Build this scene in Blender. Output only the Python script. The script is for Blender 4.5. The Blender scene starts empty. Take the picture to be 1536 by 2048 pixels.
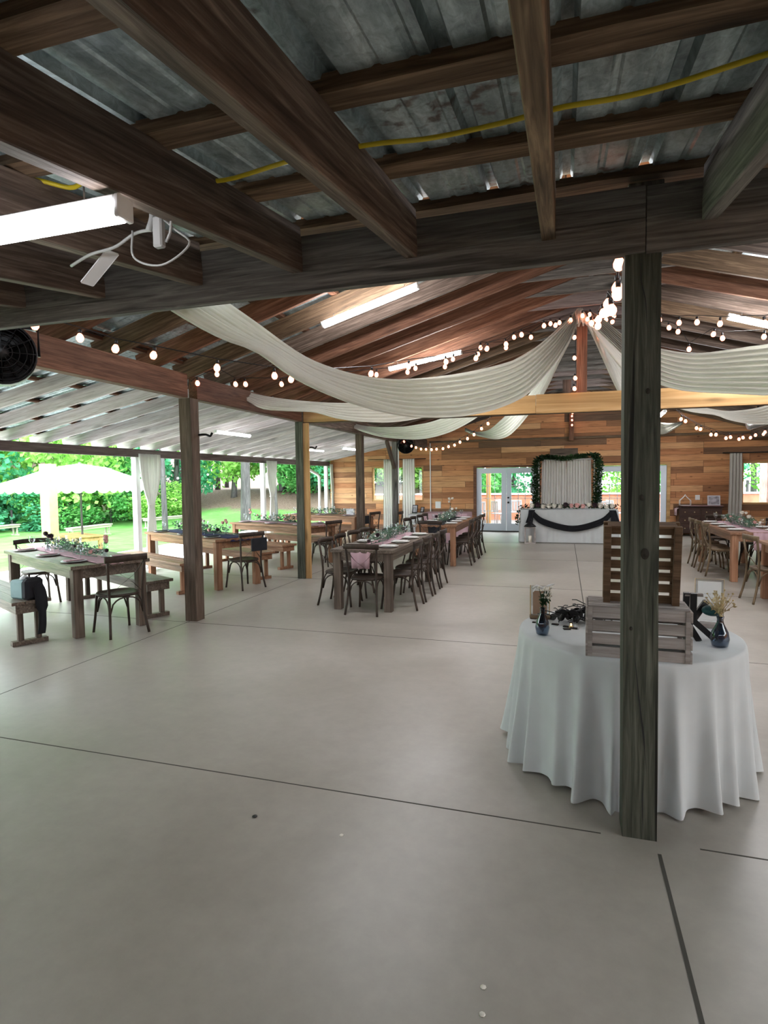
SKY = 5.8; EXPO = 1.1
import bpy, bmesh, math, random
from mathutils import Vector, Matrix, noise
random.seed(7)
S = bpy.context.scene
COL = S.collection
PI = math.pi

# ------------------------------------------------------------ camera, world, exposure
cam = bpy.data.cameras.new('camera'); camo = bpy.data.objects.new('camera', cam); COL.objects.link(camo)
def set_camera(loc, yaw, pitch, roll, f):
    fw = Vector((math.sin(yaw)*math.cos(pitch), math.cos(yaw)*math.cos(pitch), math.sin(pitch)))
    r = Vector((math.cos(yaw), -math.sin(yaw), 0)); u = r.cross(fw)
    r2 = r*math.cos(roll)+u*math.sin(roll); u2 = -r*math.sin(roll)+u*math.cos(roll)
    m = Matrix((r2, u2, -fw)).transposed().to_4x4(); m.translation = loc
    camo.matrix_world = m
    cam.sensor_fit = 'HORIZONTAL'; cam.sensor_width = 36; cam.lens = f*36/1536
    cam.clip_start = .05; cam.clip_end = 300
set_camera((0, 0, 1.7), -.30258, -.05624, -.012175, 1155.6)
S.camera = camo
W = bpy.data.worlds.new('overcast'); S.world = W; W.use_nodes = True
bg = W.node_tree.nodes['Background']; bg.inputs[0].default_value = (.86, .94, 1, 1); bg.inputs[1].default_value = SKY
S.view_settings.view_transform = 'Standard'; S.view_settings.look = 'None'
S.cycles.transparent_max_bounces = 24
S.view_settings.gamma = 1; S.view_settings.exposure = EXPO

# ------------------------------------------------------------ materials
MATS = {}
def nodes_of(name, rough=.6, metal=0, spec=.4):
    m = bpy.data.materials.new(name); m.use_nodes = True; nt = m.node_tree
    b = nt.nodes['Principled BSDF']; b.inputs['Roughness'].default_value = rough; b.inputs['Metallic'].default_value = metal
    b.inputs['Specular IOR Level'].default_value = spec
    MATS[name] = m
    return m, nt, b
def N(nt, t, **k):
    n = nt.nodes.new(t)
    for a, v in k.items():
        if a in n.inputs.keys(): n.inputs[a].default_value = v
        else: setattr(n, a, v)
    return n
def coords(nt, scale, rand=True, kind='Object'):
    tc = N(nt, 'ShaderNodeTexCoord'); mp = N(nt, 'ShaderNodeMapping'); mp.inputs['Scale'].default_value = scale
    nt.links.new(tc.outputs[kind], mp.inputs[0])
    if rand:
        oi = N(nt, 'ShaderNodeObjectInfo'); ml = N(nt, 'ShaderNodeMath', operation='MULTIPLY'); ml.inputs[1].default_value = 97
        nt.links.new(oi.outputs['Random'], ml.inputs[0]); cb = N(nt, 'ShaderNodeCombineXYZ')
        for i in range(3): nt.links.new(ml.outputs[0], cb.inputs[i])
        nt.links.new(cb.outputs[0], mp.inputs['Location'])
    return mp.outputs[0]
def ramp(nt, src, stops):
    r = N(nt, 'ShaderNodeValToRGB'); e = r.color_ramp.elements
    while len(e) < len(stops): e.new(.5)
    for i, (p, c) in enumerate(stops):
        e[i].position = p; e[i].color = (*c, 1) if len(c) == 3 else c
    nt.links.new(src, r.inputs[0]); return r.outputs[0]
def mixc(nt, a, b, fac, mode='MIX'):
    m = N(nt, 'ShaderNodeMix', data_type='RGBA', blend_type=mode)
    for s, i in ((a, 6), (b, 7), (fac, 0)):
        if hasattr(s, 'links'): nt.links.new(s, m.inputs[i])
        else: m.inputs[i].default_value = (*s, 1) if isinstance(s, tuple) else s
    return m.outputs[2]
def bump(nt, b, src, strength=.3, dist=.01):
    n = N(nt, 'ShaderNodeBump', Strength=strength, Distance=dist); nt.links.new(src, n.inputs['Height']); nt.links.new(n.outputs[0], b.inputs['Normal'])
def wood(name, dark, mid, light, stretch=(1.8, 36, 36), rough=.75, cracks=.0, vary=.35, knots=.5, scale=1.4, kscale=(1.3, 5, 5)):
    m, nt, b = nodes_of(name, rough, 0, .3)
    v = coords(nt, stretch)
    n1 = N(nt, 'ShaderNodeTexNoise', Scale=scale, Detail=7, Roughness=.6, Distortion=.7); nt.links.new(v, n1.inputs['Vector'])
    c = ramp(nt, n1.outputs['Fac'], [(.28, dark), (.5, mid), (.72, light)])
    v2 = coords(nt, tuple(s*.2 for s in stretch)); n2 = N(nt, 'ShaderNodeTexNoise', Scale=1.3, Detail=4); nt.links.new(v2, n2.inputs['Vector'])
    c2 = ramp(nt, n2.outputs['Fac'], [(.3, (.55, .55, .55)), (.7, (1.3, 1.3, 1.3))])
    c = mixc(nt, c, c2, .75, 'MULTIPLY')
    v3 = coords(nt, kscale); vo = N(nt, 'ShaderNodeTexVoronoi', Scale=1.0); nt.links.new(v3, vo.inputs['Vector'])
    k = ramp(nt, vo.outputs['Distance'], [(.06, (1, 1, 1)), (.21, (0, 0, 0))])
    km = N(nt, 'ShaderNodeMath', operation='MULTIPLY'); km.inputs[1].default_value = knots; nt.links.new(k, km.inputs[0])
    c = mixc(nt, c, tuple(x*.35 for x in dark), km.outputs[0])
    if cracks:
        v4 = coords(nt, (.45, 20, 20)); n4 = N(nt, 'ShaderNodeTexNoise', Scale=1.0, Detail=2, Distortion=.3); nt.links.new(v4, n4.inputs['Vector'])
        ck = ramp(nt, n4.outputs['Fac'], [(.30, (1, 1, 1)), (.335, (0, 0, 0))])
        cm = N(nt, 'ShaderNodeMath', operation='MULTIPLY'); cm.inputs[1].default_value = cracks; nt.links.new(ck, cm.inputs[0])
        c = mixc(nt, c, (.006, .005, .004), cm.outputs[0])
    oi = N(nt, 'ShaderNodeObjectInfo'); r = ramp(nt, oi.outputs['Random'], [(0, (1-vary, 1-vary, 1-vary)), (1, (1+vary*.6, 1+vary*.45, 1+vary*.3))])
    c = mixc(nt, c, r, 1.0, 'MULTIPLY')
    nt.links.new(c, b.inputs['Base Color']); bump(nt, b, n1.outputs['Fac'], .5, .006)
    return m
def plain(name, col, rough=.6, metal=0, spec=.4, var=0, nscale=8, bumps=0):
    m, nt, b = nodes_of(name, rough, metal, spec); b.inputs['Base Color'].default_value = (*col, 1)
    if var or bumps:
        v = coords(nt, (1, 1, 1)); n = N(nt, 'ShaderNodeTexNoise', Scale=nscale, Detail=5); nt.links.new(v, n.inputs['Vector'])
        if var:
            c = ramp(nt, n.outputs['Fac'], [(.3, tuple(x*(1-var) for x in col)), (.7, tuple(min(1, x*(1+var)) for x in col))]); nt.links.new(c, b.inputs['Base Color'])
        if bumps: bump(nt, b, n.outputs['Fac'], bumps, .004)
    return m
def emit(name, col, strength):
    m, nt, b = nodes_of(name); b.inputs['Base Color'].default_value = (*col, 1)
    b.inputs['Emission Color'].default_value = (*col, 1); b.inputs['Emission Strength'].default_value = strength
    return m
def cloth(name, col, transl=.3, rough=.9):
    m, nt, b = nodes_of(name, rough, 0, .1)
    v = coords(nt, (1, 1, 1)); n = N(nt, 'ShaderNodeTexNoise', Scale=6, Detail=4); nt.links.new(v, n.inputs['Vector'])
    c = ramp(nt, n.outputs['Fac'], [(.3, tuple(x*.93 for x in col)), (.7, col)]); nt.links.new(c, b.inputs['Base Color'])
    if transl:
        t = N(nt, 'ShaderNodeBsdfTranslucent'); t.inputs[0].default_value = (*col, 1)
        mx = N(nt, 'ShaderNodeMixShader'); mx.inputs[0].default_value = transl; out = nt.nodes['Material Output']
        nt.links.new(b.outputs[0], mx.inputs[1]); nt.links.new(t.outputs[0], mx.inputs[2]); nt.links.new(mx.outputs[0], out.inputs[0])
    return m
def glass(name, tint=(1, 1, 1), refl=.1):
    m, nt, b = nodes_of(name, .03); out = nt.nodes['Material Output']
    t = N(nt, 'ShaderNodeBsdfTransparent'); t.inputs[0].default_value = (*tint, 1); g = N(nt, 'ShaderNodeBsdfGlossy', Roughness=.03)
    mx = N(nt, 'ShaderNodeMixShader'); lw = N(nt, 'ShaderNodeLayerWeight', Blend=.5); fr = N(nt, 'ShaderNodeMath', operation='POWER'); fr.inputs[1].default_value = 3.5; nt.links.new(lw.outputs['Facing'], fr.inputs[0])
    ad = N(nt, 'ShaderNodeMath', operation='ADD'); ad.inputs[1].default_value = refl; nt.links.new(fr.outputs[0], ad.inputs[0])
    nt.links.new(ad.outputs[0], mx.inputs[0]); nt.links.new(t.outputs[0], mx.inputs[1]); nt.links.new(g.outputs[0], mx.inputs[2]); nt.links.new(mx.outputs[0], out.inputs[0])
    return m
def leafmat(name, c1, c2, c3):
    m, nt, b = nodes_of(name, .6, 0, .25)
    v = coords(nt, (1, 1, 1)); n = N(nt, 'ShaderNodeTexNoise', Scale=1.6, Detail=6, Roughness=.75); nt.links.new(v, n.inputs['Vector'])
    c = ramp(nt, n.outputs['Fac'], [(.35, c1), (.5, c2), (.65, c3)]); nt.links.new(c, b.inputs['Base Color'])
    t = N(nt, 'ShaderNodeBsdfTranslucent'); nt.links.new(c, t.inputs[0])
    mx = N(nt, 'ShaderNodeMixShader'); mx.inputs[0].default_value = .4; out = nt.nodes['Material Output']
    nt.links.new(b.outputs[0], mx.inputs[1]); nt.links.new(t.outputs[0], mx.inputs[2]); nt.links.new(mx.outputs[0], out.inputs[0])
    return m

wood('w_beam', (.06, .055, .049), (.15, .138, .125), (.27, .25, .23), cracks=.5, vary=.12, knots=.9)
wood('w_post', (.026, .029, .020), (.072, .077, .058), (.135, .138, .108), cracks=.9, vary=.05, knots=1)
plain('w_knot', (.022, .019, .013), .8, var=.5, nscale=60); wood('w_post2', (.06, .04, .028), (.12, .085, .062), (.20, .15, .115), cracks=.7, vary=.15, knots=.9)
wood('w_rafter', (.046, .031, .023), (.115, .083, .065), (.24, .185, .15), vary=.3, cracks=.3, knots=.7)
wood('w_red', (.075, .032, .018), (.17, .08, .048), (.28, .15, .095), vary=.4, knots=.6)
wood('w_grey', (.13, .10, .095), (.24, .195, .185), (.34, .30, .29), vary=.3, knots=.6)
wood('w_porch', (.42, .34, .34), (.64, .57, .58), (.78, .73, .75), vary=.14, knots=.6)
wood('w_purlin', (.06, .038, .022), (.17, .11, .066), (.33, .225, .14), vary=.25, knots=.8, cracks=.4)
wood('w_pine', (.36, .20, .075), (.52, .31, .13), (.62, .40, .20), stretch=(.6, 12, 12), vary=.08, knots=.6, scale=1.0)
wood('w_table', (.06, .046, .036), (.14, .108, .085), (.24, .19, .155), vary=.15, knots=.5, rough=.42)
wood('w_tablered', (.16, .07, .035), (.27, .135, .075), (.38, .22, .14), vary=.1, knots=.4, rough=.42)
wood('w_tablered_v', (.16, .07, .035), (.27, .135, .075), (.38, .22, .14), stretch=(34, 34, 1), vary=.1, knots=.4, kscale=(5, 5, 1.3)); wood('w_table_v', (.055, .040, .030), (.12, .09, .07), (.20, .155, .125), stretch=(34, 34, 1), vary=.15, knots=.5, kscale=(5, 5, 1.3))
wood('w_chair', (.020, .013, .009), (.045, .030, .022), (.08, .055, .04), stretch=(6, 6, 2), vary=.15, knots=0, rough=.5)
wood('w_chairlt', (.07, .045, .024), (.14, .095, .055), (.21, .15, .09), stretch=(6, 6, 2), vary=.15, knots=0, rough=.5)
wood('w_white', (.24, .21, .19), (.36, .32, .30), (.46, .42, .40), vary=.05, knots=.3)
wood('w_stain', (.075, .042, .022), (.15, .09, .05), (.22, .135, .08), vary=.08, knots=.3)
wood('w_dresser', (.02, .009, .006), (.045, .018, .011), (.07, .03, .02), vary=.05, knots=0, rough=.35)
wood('w_lawn', (.3, .25, .21), (.42, .36, .32), (.55, .5, .46), vary=.1, knots=.2)
wood('w_bark', (.05, .045, .05), (.10, .09, .095), (.15, .14, .145), stretch=(9, 9, 1.5), vary=.2, knots=0)
plain('white_paint', (.62, .68, .76), .4); plain('white_post', (.8, .8, .8), .5, var=.05); plain('yellow_post', (.42, .36, .15), .6, var=.1)
plain('black', (.006, .006, .007), .45); plain('black_metal', (.012, .012, .013), .35, .6); plain('navy', (.012, .016, .07), .8, var=.2)
plain('black_cloth', (.010, .010, .014), .85, var=.3); plain('steel', (.55, .56, .58), .3, .9); plain('plate', (.78, .76, .72), .2)
plain('plate_grey', (.55, .55, .58), .3); plain('teal_grey', (.14, .22, .23), .6, var=.1); plain('yellow_cable', (.62, .48, .02), .4)
plain('white_plastic', (.75, .75, .74), .4); plain('kraft', (.28, .18, .12), .8, var=.1); plain('grey_wire', (.30, .30, .29), .5); plain('gold', (.55, .42, .22), .35, .5)
plain('joint', (.07, .065, .055), .9); plain('spot', (.02, .02, .02), .6); plain('red_brick', (.50, .36, .33), .8, var=.25, nscale=5)
plain('pink_flower', (.75, .42, .40), .7, var=.15, nscale=30); plain('white_flower', (.8, .76, .68), .7, var=.1, nscale=30); plain('dark_flower', (.03, .012, .02), .7)
plain('dried_flower', (.5, .40, .22), .8, var=.2, nscale=40); plain('teal_cloth', (.004, .05, .055), .5, var=.3); plain('photo_print', (.32, .30, .33), .4, var=.6, nscale=14)
plain('deck_white', (.36, .36, .37), .5); plain('deck', (.13, .115, .105), .7, var=.1); plain('red_wall', (.42, .16, .09), .8, var=.2, nscale=4); plain('candle_glow', (.9, .8, .6), .5); plain('candle_wax', (.8, .75, .62), .5)
emit('tube_near', (.97, .97, 1), 9); plain('bounce_paving', (.72, .70, .68), .7, var=.06, nscale=3); emit('tube', (.97, .97, 1), 80); emit('bulb', (1, .31, .17), 3.0); emit('flame', (1, .45, .12), 6)
cloth('drape', (.86, .85, .79), .4); cloth('tablecloth', (.62, .64, .64), .05); cloth('curtain', (.86, .85, .82), .35); cloth('beige_curtain', (.55, .52, .47), .15)
cloth('pink_cloth', (.62, .42, .46), .25); cloth('ribbon', (.8, .8, .8), .2); cloth('canopy', (.9, .9, .9), .25)
glass('pane', refl=.02); glass('clear_glass', (.90, .93, .95), .12); glass('blue_glass', (.30, .37, .46), .07)
leafmat('leaf_a', (.05, .20, .05), (.13, .42, .12), (.32, .62, .22)); leafmat('leaf_b', (.04, .22, .10), (.10, .42, .22), (.22, .60, .36))
leafmat('leaf_c', (.10, .28, .04), (.26, .52, .10), (.46, .68, .24)); leafmat('eucalyptus', (.04, .09, .05), (.11, .19, .13), (.25, .33, .26)); leafmat('dark_green', (.006, .02, .008), (.016, .045, .016), (.04, .09, .03))

def mat_metal():
    m, nt, b = nodes_of('galvanised', .38, .45, .5)
    v = coords(nt, (6, .8, 6), False); n = N(nt, 'ShaderNodeTexNoise', Scale=1.2, Detail=8, Roughness=.65, Distortion=.6); nt.links.new(v, n.inputs['Vector'])
    c = ramp(nt, n.outputs['Fac'], [(.28, (.17, .22, .23)), (.5, (.38, .47, .49)), (.72, (.70, .78, .79))])
    v2 = coords(nt, (1.1, 1.6, 1), False); n2 = N(nt, 'ShaderNodeTexNoise', Scale=1.0, Detail=3); nt.links.new(v2, n2.inputs['Vector'])
    v3 = coords(nt, (16, 16, 16), False); n3 = N(nt, 'ShaderNodeTexNoise', Scale=1.0, Detail=3); nt.links.new(v3, n3.inputs['Vector'])
    ms = N(nt, 'ShaderNodeMath', operation='MULTIPLY'); nt.links.new(n2.outputs['Fac'], ms.inputs[0]); nt.links.new(n3.outputs['Fac'], ms.inputs[1])
    f = ramp(nt, ms.outputs[0], [(.33, (0, 0, 0)), (.42, (.8, .8, .8))])
    c = mixc(nt, c, (.10, .05, .03), f)
    v5 = coords(nt, (26, 18, 26), False); n5 = N(nt, 'ShaderNodeTexNoise', Scale=1.0, Detail=5, Roughness=.7, Distortion=.8); nt.links.new(v5, n5.inputs['Vector'])
    c = mixc(nt, c, ramp(nt, n5.outputs['Fac'], [(.3, (.62, .64, .64)), (.7, (1.4, 1.38, 1.36))]), 1.0, 'MULTIPLY')
    nt.links.new(c, b.inputs['Base Color'])
    r = ramp(nt, n.outputs['Fac'], [(.3, (.30, .30, .30)), (.7, (.55, .55, .55))]); nt.links.new(r, b.inputs['Roughness'])
    bump(nt, b, n3.outputs['Fac'], .25, .004)
mat_metal()
def mat_floor():
    m, nt, b = nodes_of('concrete', .5, 0, .45)
    v = coords(nt, (1, 1, 1), False); n = N(nt, 'ShaderNodeTexNoise', Scale=.7, Detail=9, Roughness=.6, Distortion=.4); nt.links.new(v, n.inputs['Vector'])
    c = ramp(nt, n.outputs['Fac'], [(.3, (.29, .26, .225)), (.5, (.345, .312, .27)), (.7, (.40, .365, .325))])
    n2 = N(nt, 'ShaderNodeTexNoise', Scale=9, Detail=6, Roughness=.7); nt.links.new(v, n2.inputs['Vector'])
    c2 = ramp(nt, n2.outputs['Fac'], [(.3, (.93, .93, .93)), (.7, (1.05, 1.05, 1.05))]); c = mixc(nt, c, c2, 1., 'MULTIPLY')
    nt.links.new(c, b.inputs['Base Color'])
    r = ramp(nt, n.outputs['Fac'], [(.3, (.30, .30, .30)), (.7, (.46, .46, .46))]); nt.links.new(r, b.inputs['Roughness'])
mat_floor()
def mat_planks():
    m, nt, b = nodes_of('plank_wall', .65, 0, .3)
    tc = N(nt, 'ShaderNodeTexCoord'); sp = N(nt, 'ShaderNodeSeparateXYZ'); nt.links.new(tc.outputs['Object'], sp.inputs[0])
    cb = N(nt, 'ShaderNodeCombineXYZ'); nt.links.new(sp.outputs[0], cb.inputs[0]); nt.links.new(sp.outputs[2], cb.inputs[1])
    br = N(nt, 'ShaderNodeTexBrick'); nt.links.new(cb.outputs[0], br.inputs['Vector'])
    br.offset = .37; br.offset_frequency = 3; br.squash = 1.6; br.squash_frequency = 4
    for k, val in (('Scale', 1), ('Mortar Size', .0035), ('Mortar Smooth', 0), ('Bias', 0), ('Brick Width', 1.9), ('Row Height', .178)): br.inputs[k].default_value = val
    br.inputs['Color1'].default_value = (0, 0, 0, 1); br.inputs['Color2'].default_value = (1, 1, 1, 1); br.inputs['Mortar'].default_value = (.5, .5, .5, 1)
    pc = ramp(nt, br.outputs['Color'], [(.0, (.13, .075, .045)), (.14, (.26, .12, .055)), (.4, (.47, .20, .085)), (.7, (.56, .27, .12)), (1, (.60, .34, .17))])
    rb = N(nt, 'ShaderNodeSeparateColor'); nt.links.new(br.outputs['Color'], rb.inputs[0])
    ml = N(nt, 'ShaderNodeMath', operation='MULTIPLY'); ml.inputs[1].default_value = 31; nt.links.new(rb.outputs[0], ml.inputs[0])
    mp = N(nt, 'ShaderNodeMapping'); mp.inputs['Scale'].default_value = (.9, 1, 13); nt.links.new(tc.outputs['Object'], mp.inputs[0])
    cb2 = N(nt, 'ShaderNodeCombineXYZ'); nt.links.new(ml.outputs[0], cb2.inputs[0]); nt.links.new(ml.outputs[0], cb2.inputs[1]); nt.links.new(cb2.outputs[0], mp.inputs['Location'])
    n = N(nt, 'ShaderNodeTexNoise', Scale=1.5, Detail=7, Roughness=.65, Distortion=1.0); nt.links.new(mp.outputs[0], n.inputs['Vector'])
    g = ramp(nt, n.outputs['Fac'], [(.25, (.5, .45, .42)), (.5, (.95, .95, .95)), (.75, (1.25, 1.25, 1.2))]); c = mixc(nt, pc, g, 1., 'MULTIPLY')
    mp2 = N(nt, 'ShaderNodeMapping'); mp2.inputs['Scale'].default_value = (2.2, 1, 4.5); nt.links.new(tc.outputs['Object'], mp2.inputs[0])
    vo = N(nt, 'ShaderNodeTexVoronoi', Scale=1); nt.links.new(mp2.outputs[0], vo.inputs['Vector'])
    k = ramp(nt, vo.outputs['Distance'], [(.03, (.9, .9, .9)), (.12, (0, 0, 0))]); c = mixc(nt, c, (.10, .035, .015), k)
    c = mixc(nt, c, (.04, .02, .012), br.outputs['Fac'])
    nt.links.new(c, b.inputs['Base Color']); bump(nt, b, n.outputs['Fac'], .3, .004)
mat_planks()
def mat_ground():
    m, nt, b = nodes_of('grass', .9, 0, .1)
    v = coords(nt, (1, 1, 1), False); n = N(nt, 'ShaderNodeTexNoise', Scale=1.2, Detail=8, Roughness=.7); nt.links.new(v, n.inputs['Vector'])
    c = ramp(nt, n.outputs['Fac'], [(.3, (.08, .22, .045)), (.55, (.13, .31, .08)), (.75, (.20, .38, .13))])
    n2 = N(nt, 'ShaderNodeTexNoise', Scale=14, Detail=5, Roughness=.7); nt.links.new(v, n2.inputs['Vector'])
    lf = ramp(nt, n2.outputs['Fac'], [(.35, (.12, .08, .06)), (.6, (.22, .16, .13))])
    sp = N(nt, 'ShaderNodeSeparateXYZ'); tc = N(nt, 'ShaderNodeTexCoord'); nt.links.new(tc.outputs['Object'], sp.inputs[0])
    ad = N(nt, 'ShaderNodeMath', operation='ADD'); nt.links.new(sp.outputs[2], ad.inputs[0]); m2 = N(nt, 'ShaderNodeMath', operation='MULTIPLY'); m2.inputs[1].default_value = .8; nt.links.new(n.outputs['Fac'], m2.inputs[0]); nt.links.new(m2.outputs[0], ad.inputs[1])
    f = ramp(nt, ad.outputs[0], [(.45, (0, 0, 0)), (.7, (1, 1, 1))]); c = mixc(nt, c, lf, f)
    nt.links.new(c, b.inputs['Base Color'])
mat_ground()

# ------------------------------------------------------------ mesh helpers
class MB:
    def __init__(s): s.bm = bmesh.new()
    def quad(s, *p, smooth=False):
        f = s.bm.faces.new([s.bm.verts.new(q) for q in p]); f.smooth = smooth; return s
    def box(s, x0, x1, y0, y1, z0, z1, bev=0, M=None):
        vs = [Vector((x, y, z)) for x in (x0, x1) for y in (y0, y1) for z in (z0, z1)]
        if M: vs = [M @ v for v in vs]
        v = [s.bm.verts.new(q) for q in vs]
        fs = [s.bm.faces.new([v[i] for i in f]) for f in ((0, 1, 3, 2), (4, 6, 7, 5), (0, 4, 5, 1), (2, 3, 7, 6), (0, 2, 6, 4), (1, 5, 7, 3))]
        if bev:
            ed = list({e for f in fs for e in f.edges}); bmesh.ops.bevel(s.bm, geom=ed, offset=bev, segments=1, affect='EDGES')
        return s
    def tube(s, pts, r, n=8, cap=True, closed=False):
        pts = [Vector(p) for p in pts]; rs = r if isinstance(r, (list, tuple)) else [r]*len(pts); rings = []
        up = Vector((0, 0, 1))
        for i, p in enumerate(pts):
            a = pts[(i-1) % len(pts)] if (i or closed) else p; c = pts[(i+1) % len(pts)] if (i < len(pts)-1 or closed) else p
            t = (c-a).normalized()
            if abs(t.dot(up)) > .98: up = Vector((1, 0, 0)) if abs(t.x) < .9 else Vector((0, 1, 0))
            x = t.cross(up).normalized(); y = x.cross(t)
            rings.append([s.bm.verts.new(p+(x*math.cos(k*2*PI/n)+y*math.sin(k*2*PI/n))*rs[i]) for k in range(n)])
            up = y
        m = len(rings)
        for i in range(m if closed else m-1):
            A, B = rings[i], rings[(i+1) % m]
            for k in range(n):
                f = s.bm.faces.new((A[k], A[(k+1) % n], B[(k+1) % n], B[k])); f.smooth = True
        if cap and not closed:
            s.bm.faces.new(rings[0][::-1]); s.bm.faces.new(rings[-1])
        return s
    def lathe(s, prof, c=(0, 0, 0), n=16, M=None, cap=True):
        c = Vector(c); rings = []
        for r, z in prof:
            q = [c+Vector((r*math.cos(k*2*PI/n), r*math.sin(k*2*PI/n), z)) for k in range(n)]
            if M: q = [M @ v for v in q]
            rings.append([s.bm.verts.new(v) for v in q])
        for A, B in zip(rings, rings[1:]):
            for k in range(n):
                f = s.bm.faces.new((A[k], A[(k+1) % n], B[(k+1) % n], B[k])); f.smooth = True
        if prof[0][0] > 1e-4: s.bm.faces.new(rings[0][::-1])
        if cap and prof[-1][0] > 1e-4: s.bm.faces.new(rings[-1])
        return s
    def ball(s, c, r, n=8, sq=1):
        k = max(4, n//2+1)
        prof = [(max(1e-5, r*math.sin(PI*i/k)), -r*sq*math.cos(PI*i/k)) for i in range(k+1)]
        return s.lathe(prof, c, n)
    def grid(s, P, smooth=True, wrap=False):
        V = [[s.bm.verts.new(p) for p in row] for row in P]
        for a, b in zip(V, V[1:]):
            m = len(a)
            for k in range(m if wrap else m-1):
                f = s.bm.faces.new((a[k], a[(k+1) % m], b[(k+1) % m], b[k])); f.smooth = smooth
        return s
    def leaf(s, p, d, up, L, w):
        d = d.normalized(); x = d.cross(up)
        if x.length < 1e-3: x = Vector((1, 0, 0))
        x.normalize(); a = p; b = p+d*L*.5+x*w*.5; c = p+d*L; e = p+d*L*.5-x*w*.5
        s.bm.faces.new([s.bm.verts.new(q) for q in (a, b, c, e)]); return s
    def build(s, name, mat, parent=None, M=None):
        me = bpy.data.meshes.new(name)
        s.bm.normal_update(); s.bm.to_mesh(me); s.bm.free()
        me.materials.append(MATS[mat]); o = bpy.data.objects.new(name, me); COL.objects.link(o)
        if parent: o.parent = parent
        if M is not None: o.matrix_world = M
        return o
def tag(o, label, cat, group=None, kind=None):
    if label: o['label'] = label
    if cat: o['category'] = cat
    if group: o['group'] = group
    if kind: o['kind'] = kind
    return o
def struct(o): o['kind'] = 'structure'; return o
def root(name, loc=(0, 0, 0), rz=0):
    o = bpy.data.objects.new(name, None); COL.objects.link(o); o.location = loc; o.rotation_euler = (0, 0, rz); o.empty_display_size = .1; return o
def dup(o, parent=None):
    c = o.copy(); COL.objects.link(c); c.parent = parent
    for k in ('label', 'group'):
        if parent is None and k in c: del c[k]
    for ch in list(o.children): dup(ch, c)
    return c
def rnd(a, b): return random.uniform(a, b)
def rv(): return Vector((rnd(-1, 1), rnd(-1, 1), rnd(-1, 1))).normalized()
ORD = 'first second third fourth fifth sixth seventh eighth ninth tenth eleventh twelfth thirteenth fourteenth fifteenth sixteenth seventeenth eighteenth nineteenth twentieth twenty-first twenty-second twenty-third twenty-fourth twenty-fifth twenty-sixth twenty-seventh twenty-eighth twenty-ninth thirtieth'.split()
def catmull(P, n):
    P = [Vector(p) for p in P]; Q = [2*P[0]-P[1]]+P+[2*P[-1]-P[-2]]; d = [0]
    for a, b in zip(P, P[1:]): d.append(d[-1]+(b-a).length)
    out = []
    for i in range(n):
        t = d[-1]*i/(n-1); k = 0
        while k < len(P)-2 and t > d[k+1]: k += 1
        u = (t-d[k])/max(1e-6, d[k+1]-d[k]); a, b, c, e = Q[k:k+4]
        out.append(.5*((2*b)+(c-a)*u+(2*a-5*b+4*c-e)*u*u+(-a+3*b-3*c+e)*u**3))
    return out
def timber(name, p0, p1, w, h, mat, bev=.004, parent=None, wob=0):
    """a board from p0 to p1; w = thickness sideways, h = depth (vertical for level boards); p on its centre line"""
    p0, p1 = Vector(p0), Vector(p1); L = (p1-p0).length; x = (p1-p0).normalized()
    z = Vector((0, 0, 1)) if abs(x.z) < .95 else Vector((0, 1, 0)); y = z.cross(x).normalized(); z = x.cross(y)
    m = MB()
    if wob:
        K = max(3, int(L/.35)); prev = None; sd = rnd(0, 99)
        for i in range(K+1):
            xx = L*i/K; q = []
            for (a, b) in ((-1, -1), (1, -1), (1, 1), (-1, 1)):
                dy = noise.noise(Vector((xx*1.3, a*3+sd, b*5)))*wob; dz = noise.noise(Vector((xx*1.3, b*3+sd, a*5+9)))*wob
                q.append(m.bm.verts.new((xx, a*w/2+dy, b*h/2+dz)))
            if prev:
                for k in range(4): m.bm.faces.new((prev[k], prev[(k+1) % 4], q[(k+1) % 4], q[k]))
            else: m.bm.faces.new(q)
            prev = q
        m.bm.faces.new(prev[::-1]); bmesh.ops.recalc_face_normals(m.bm, faces=m.bm.faces)
    else: m.box(0, L, -w/2, w/2, -h/2, h/2, bev)
    M = Matrix((x, y, z)).transposed().to_4x4(); M.translation = p0
    o = m.build(name, mat); 
    if parent:
        o.parent = parent; o.matrix_local = parent.matrix_world.inverted() @ M if False else M
    else: o.matrix_world = M
    return o
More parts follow.
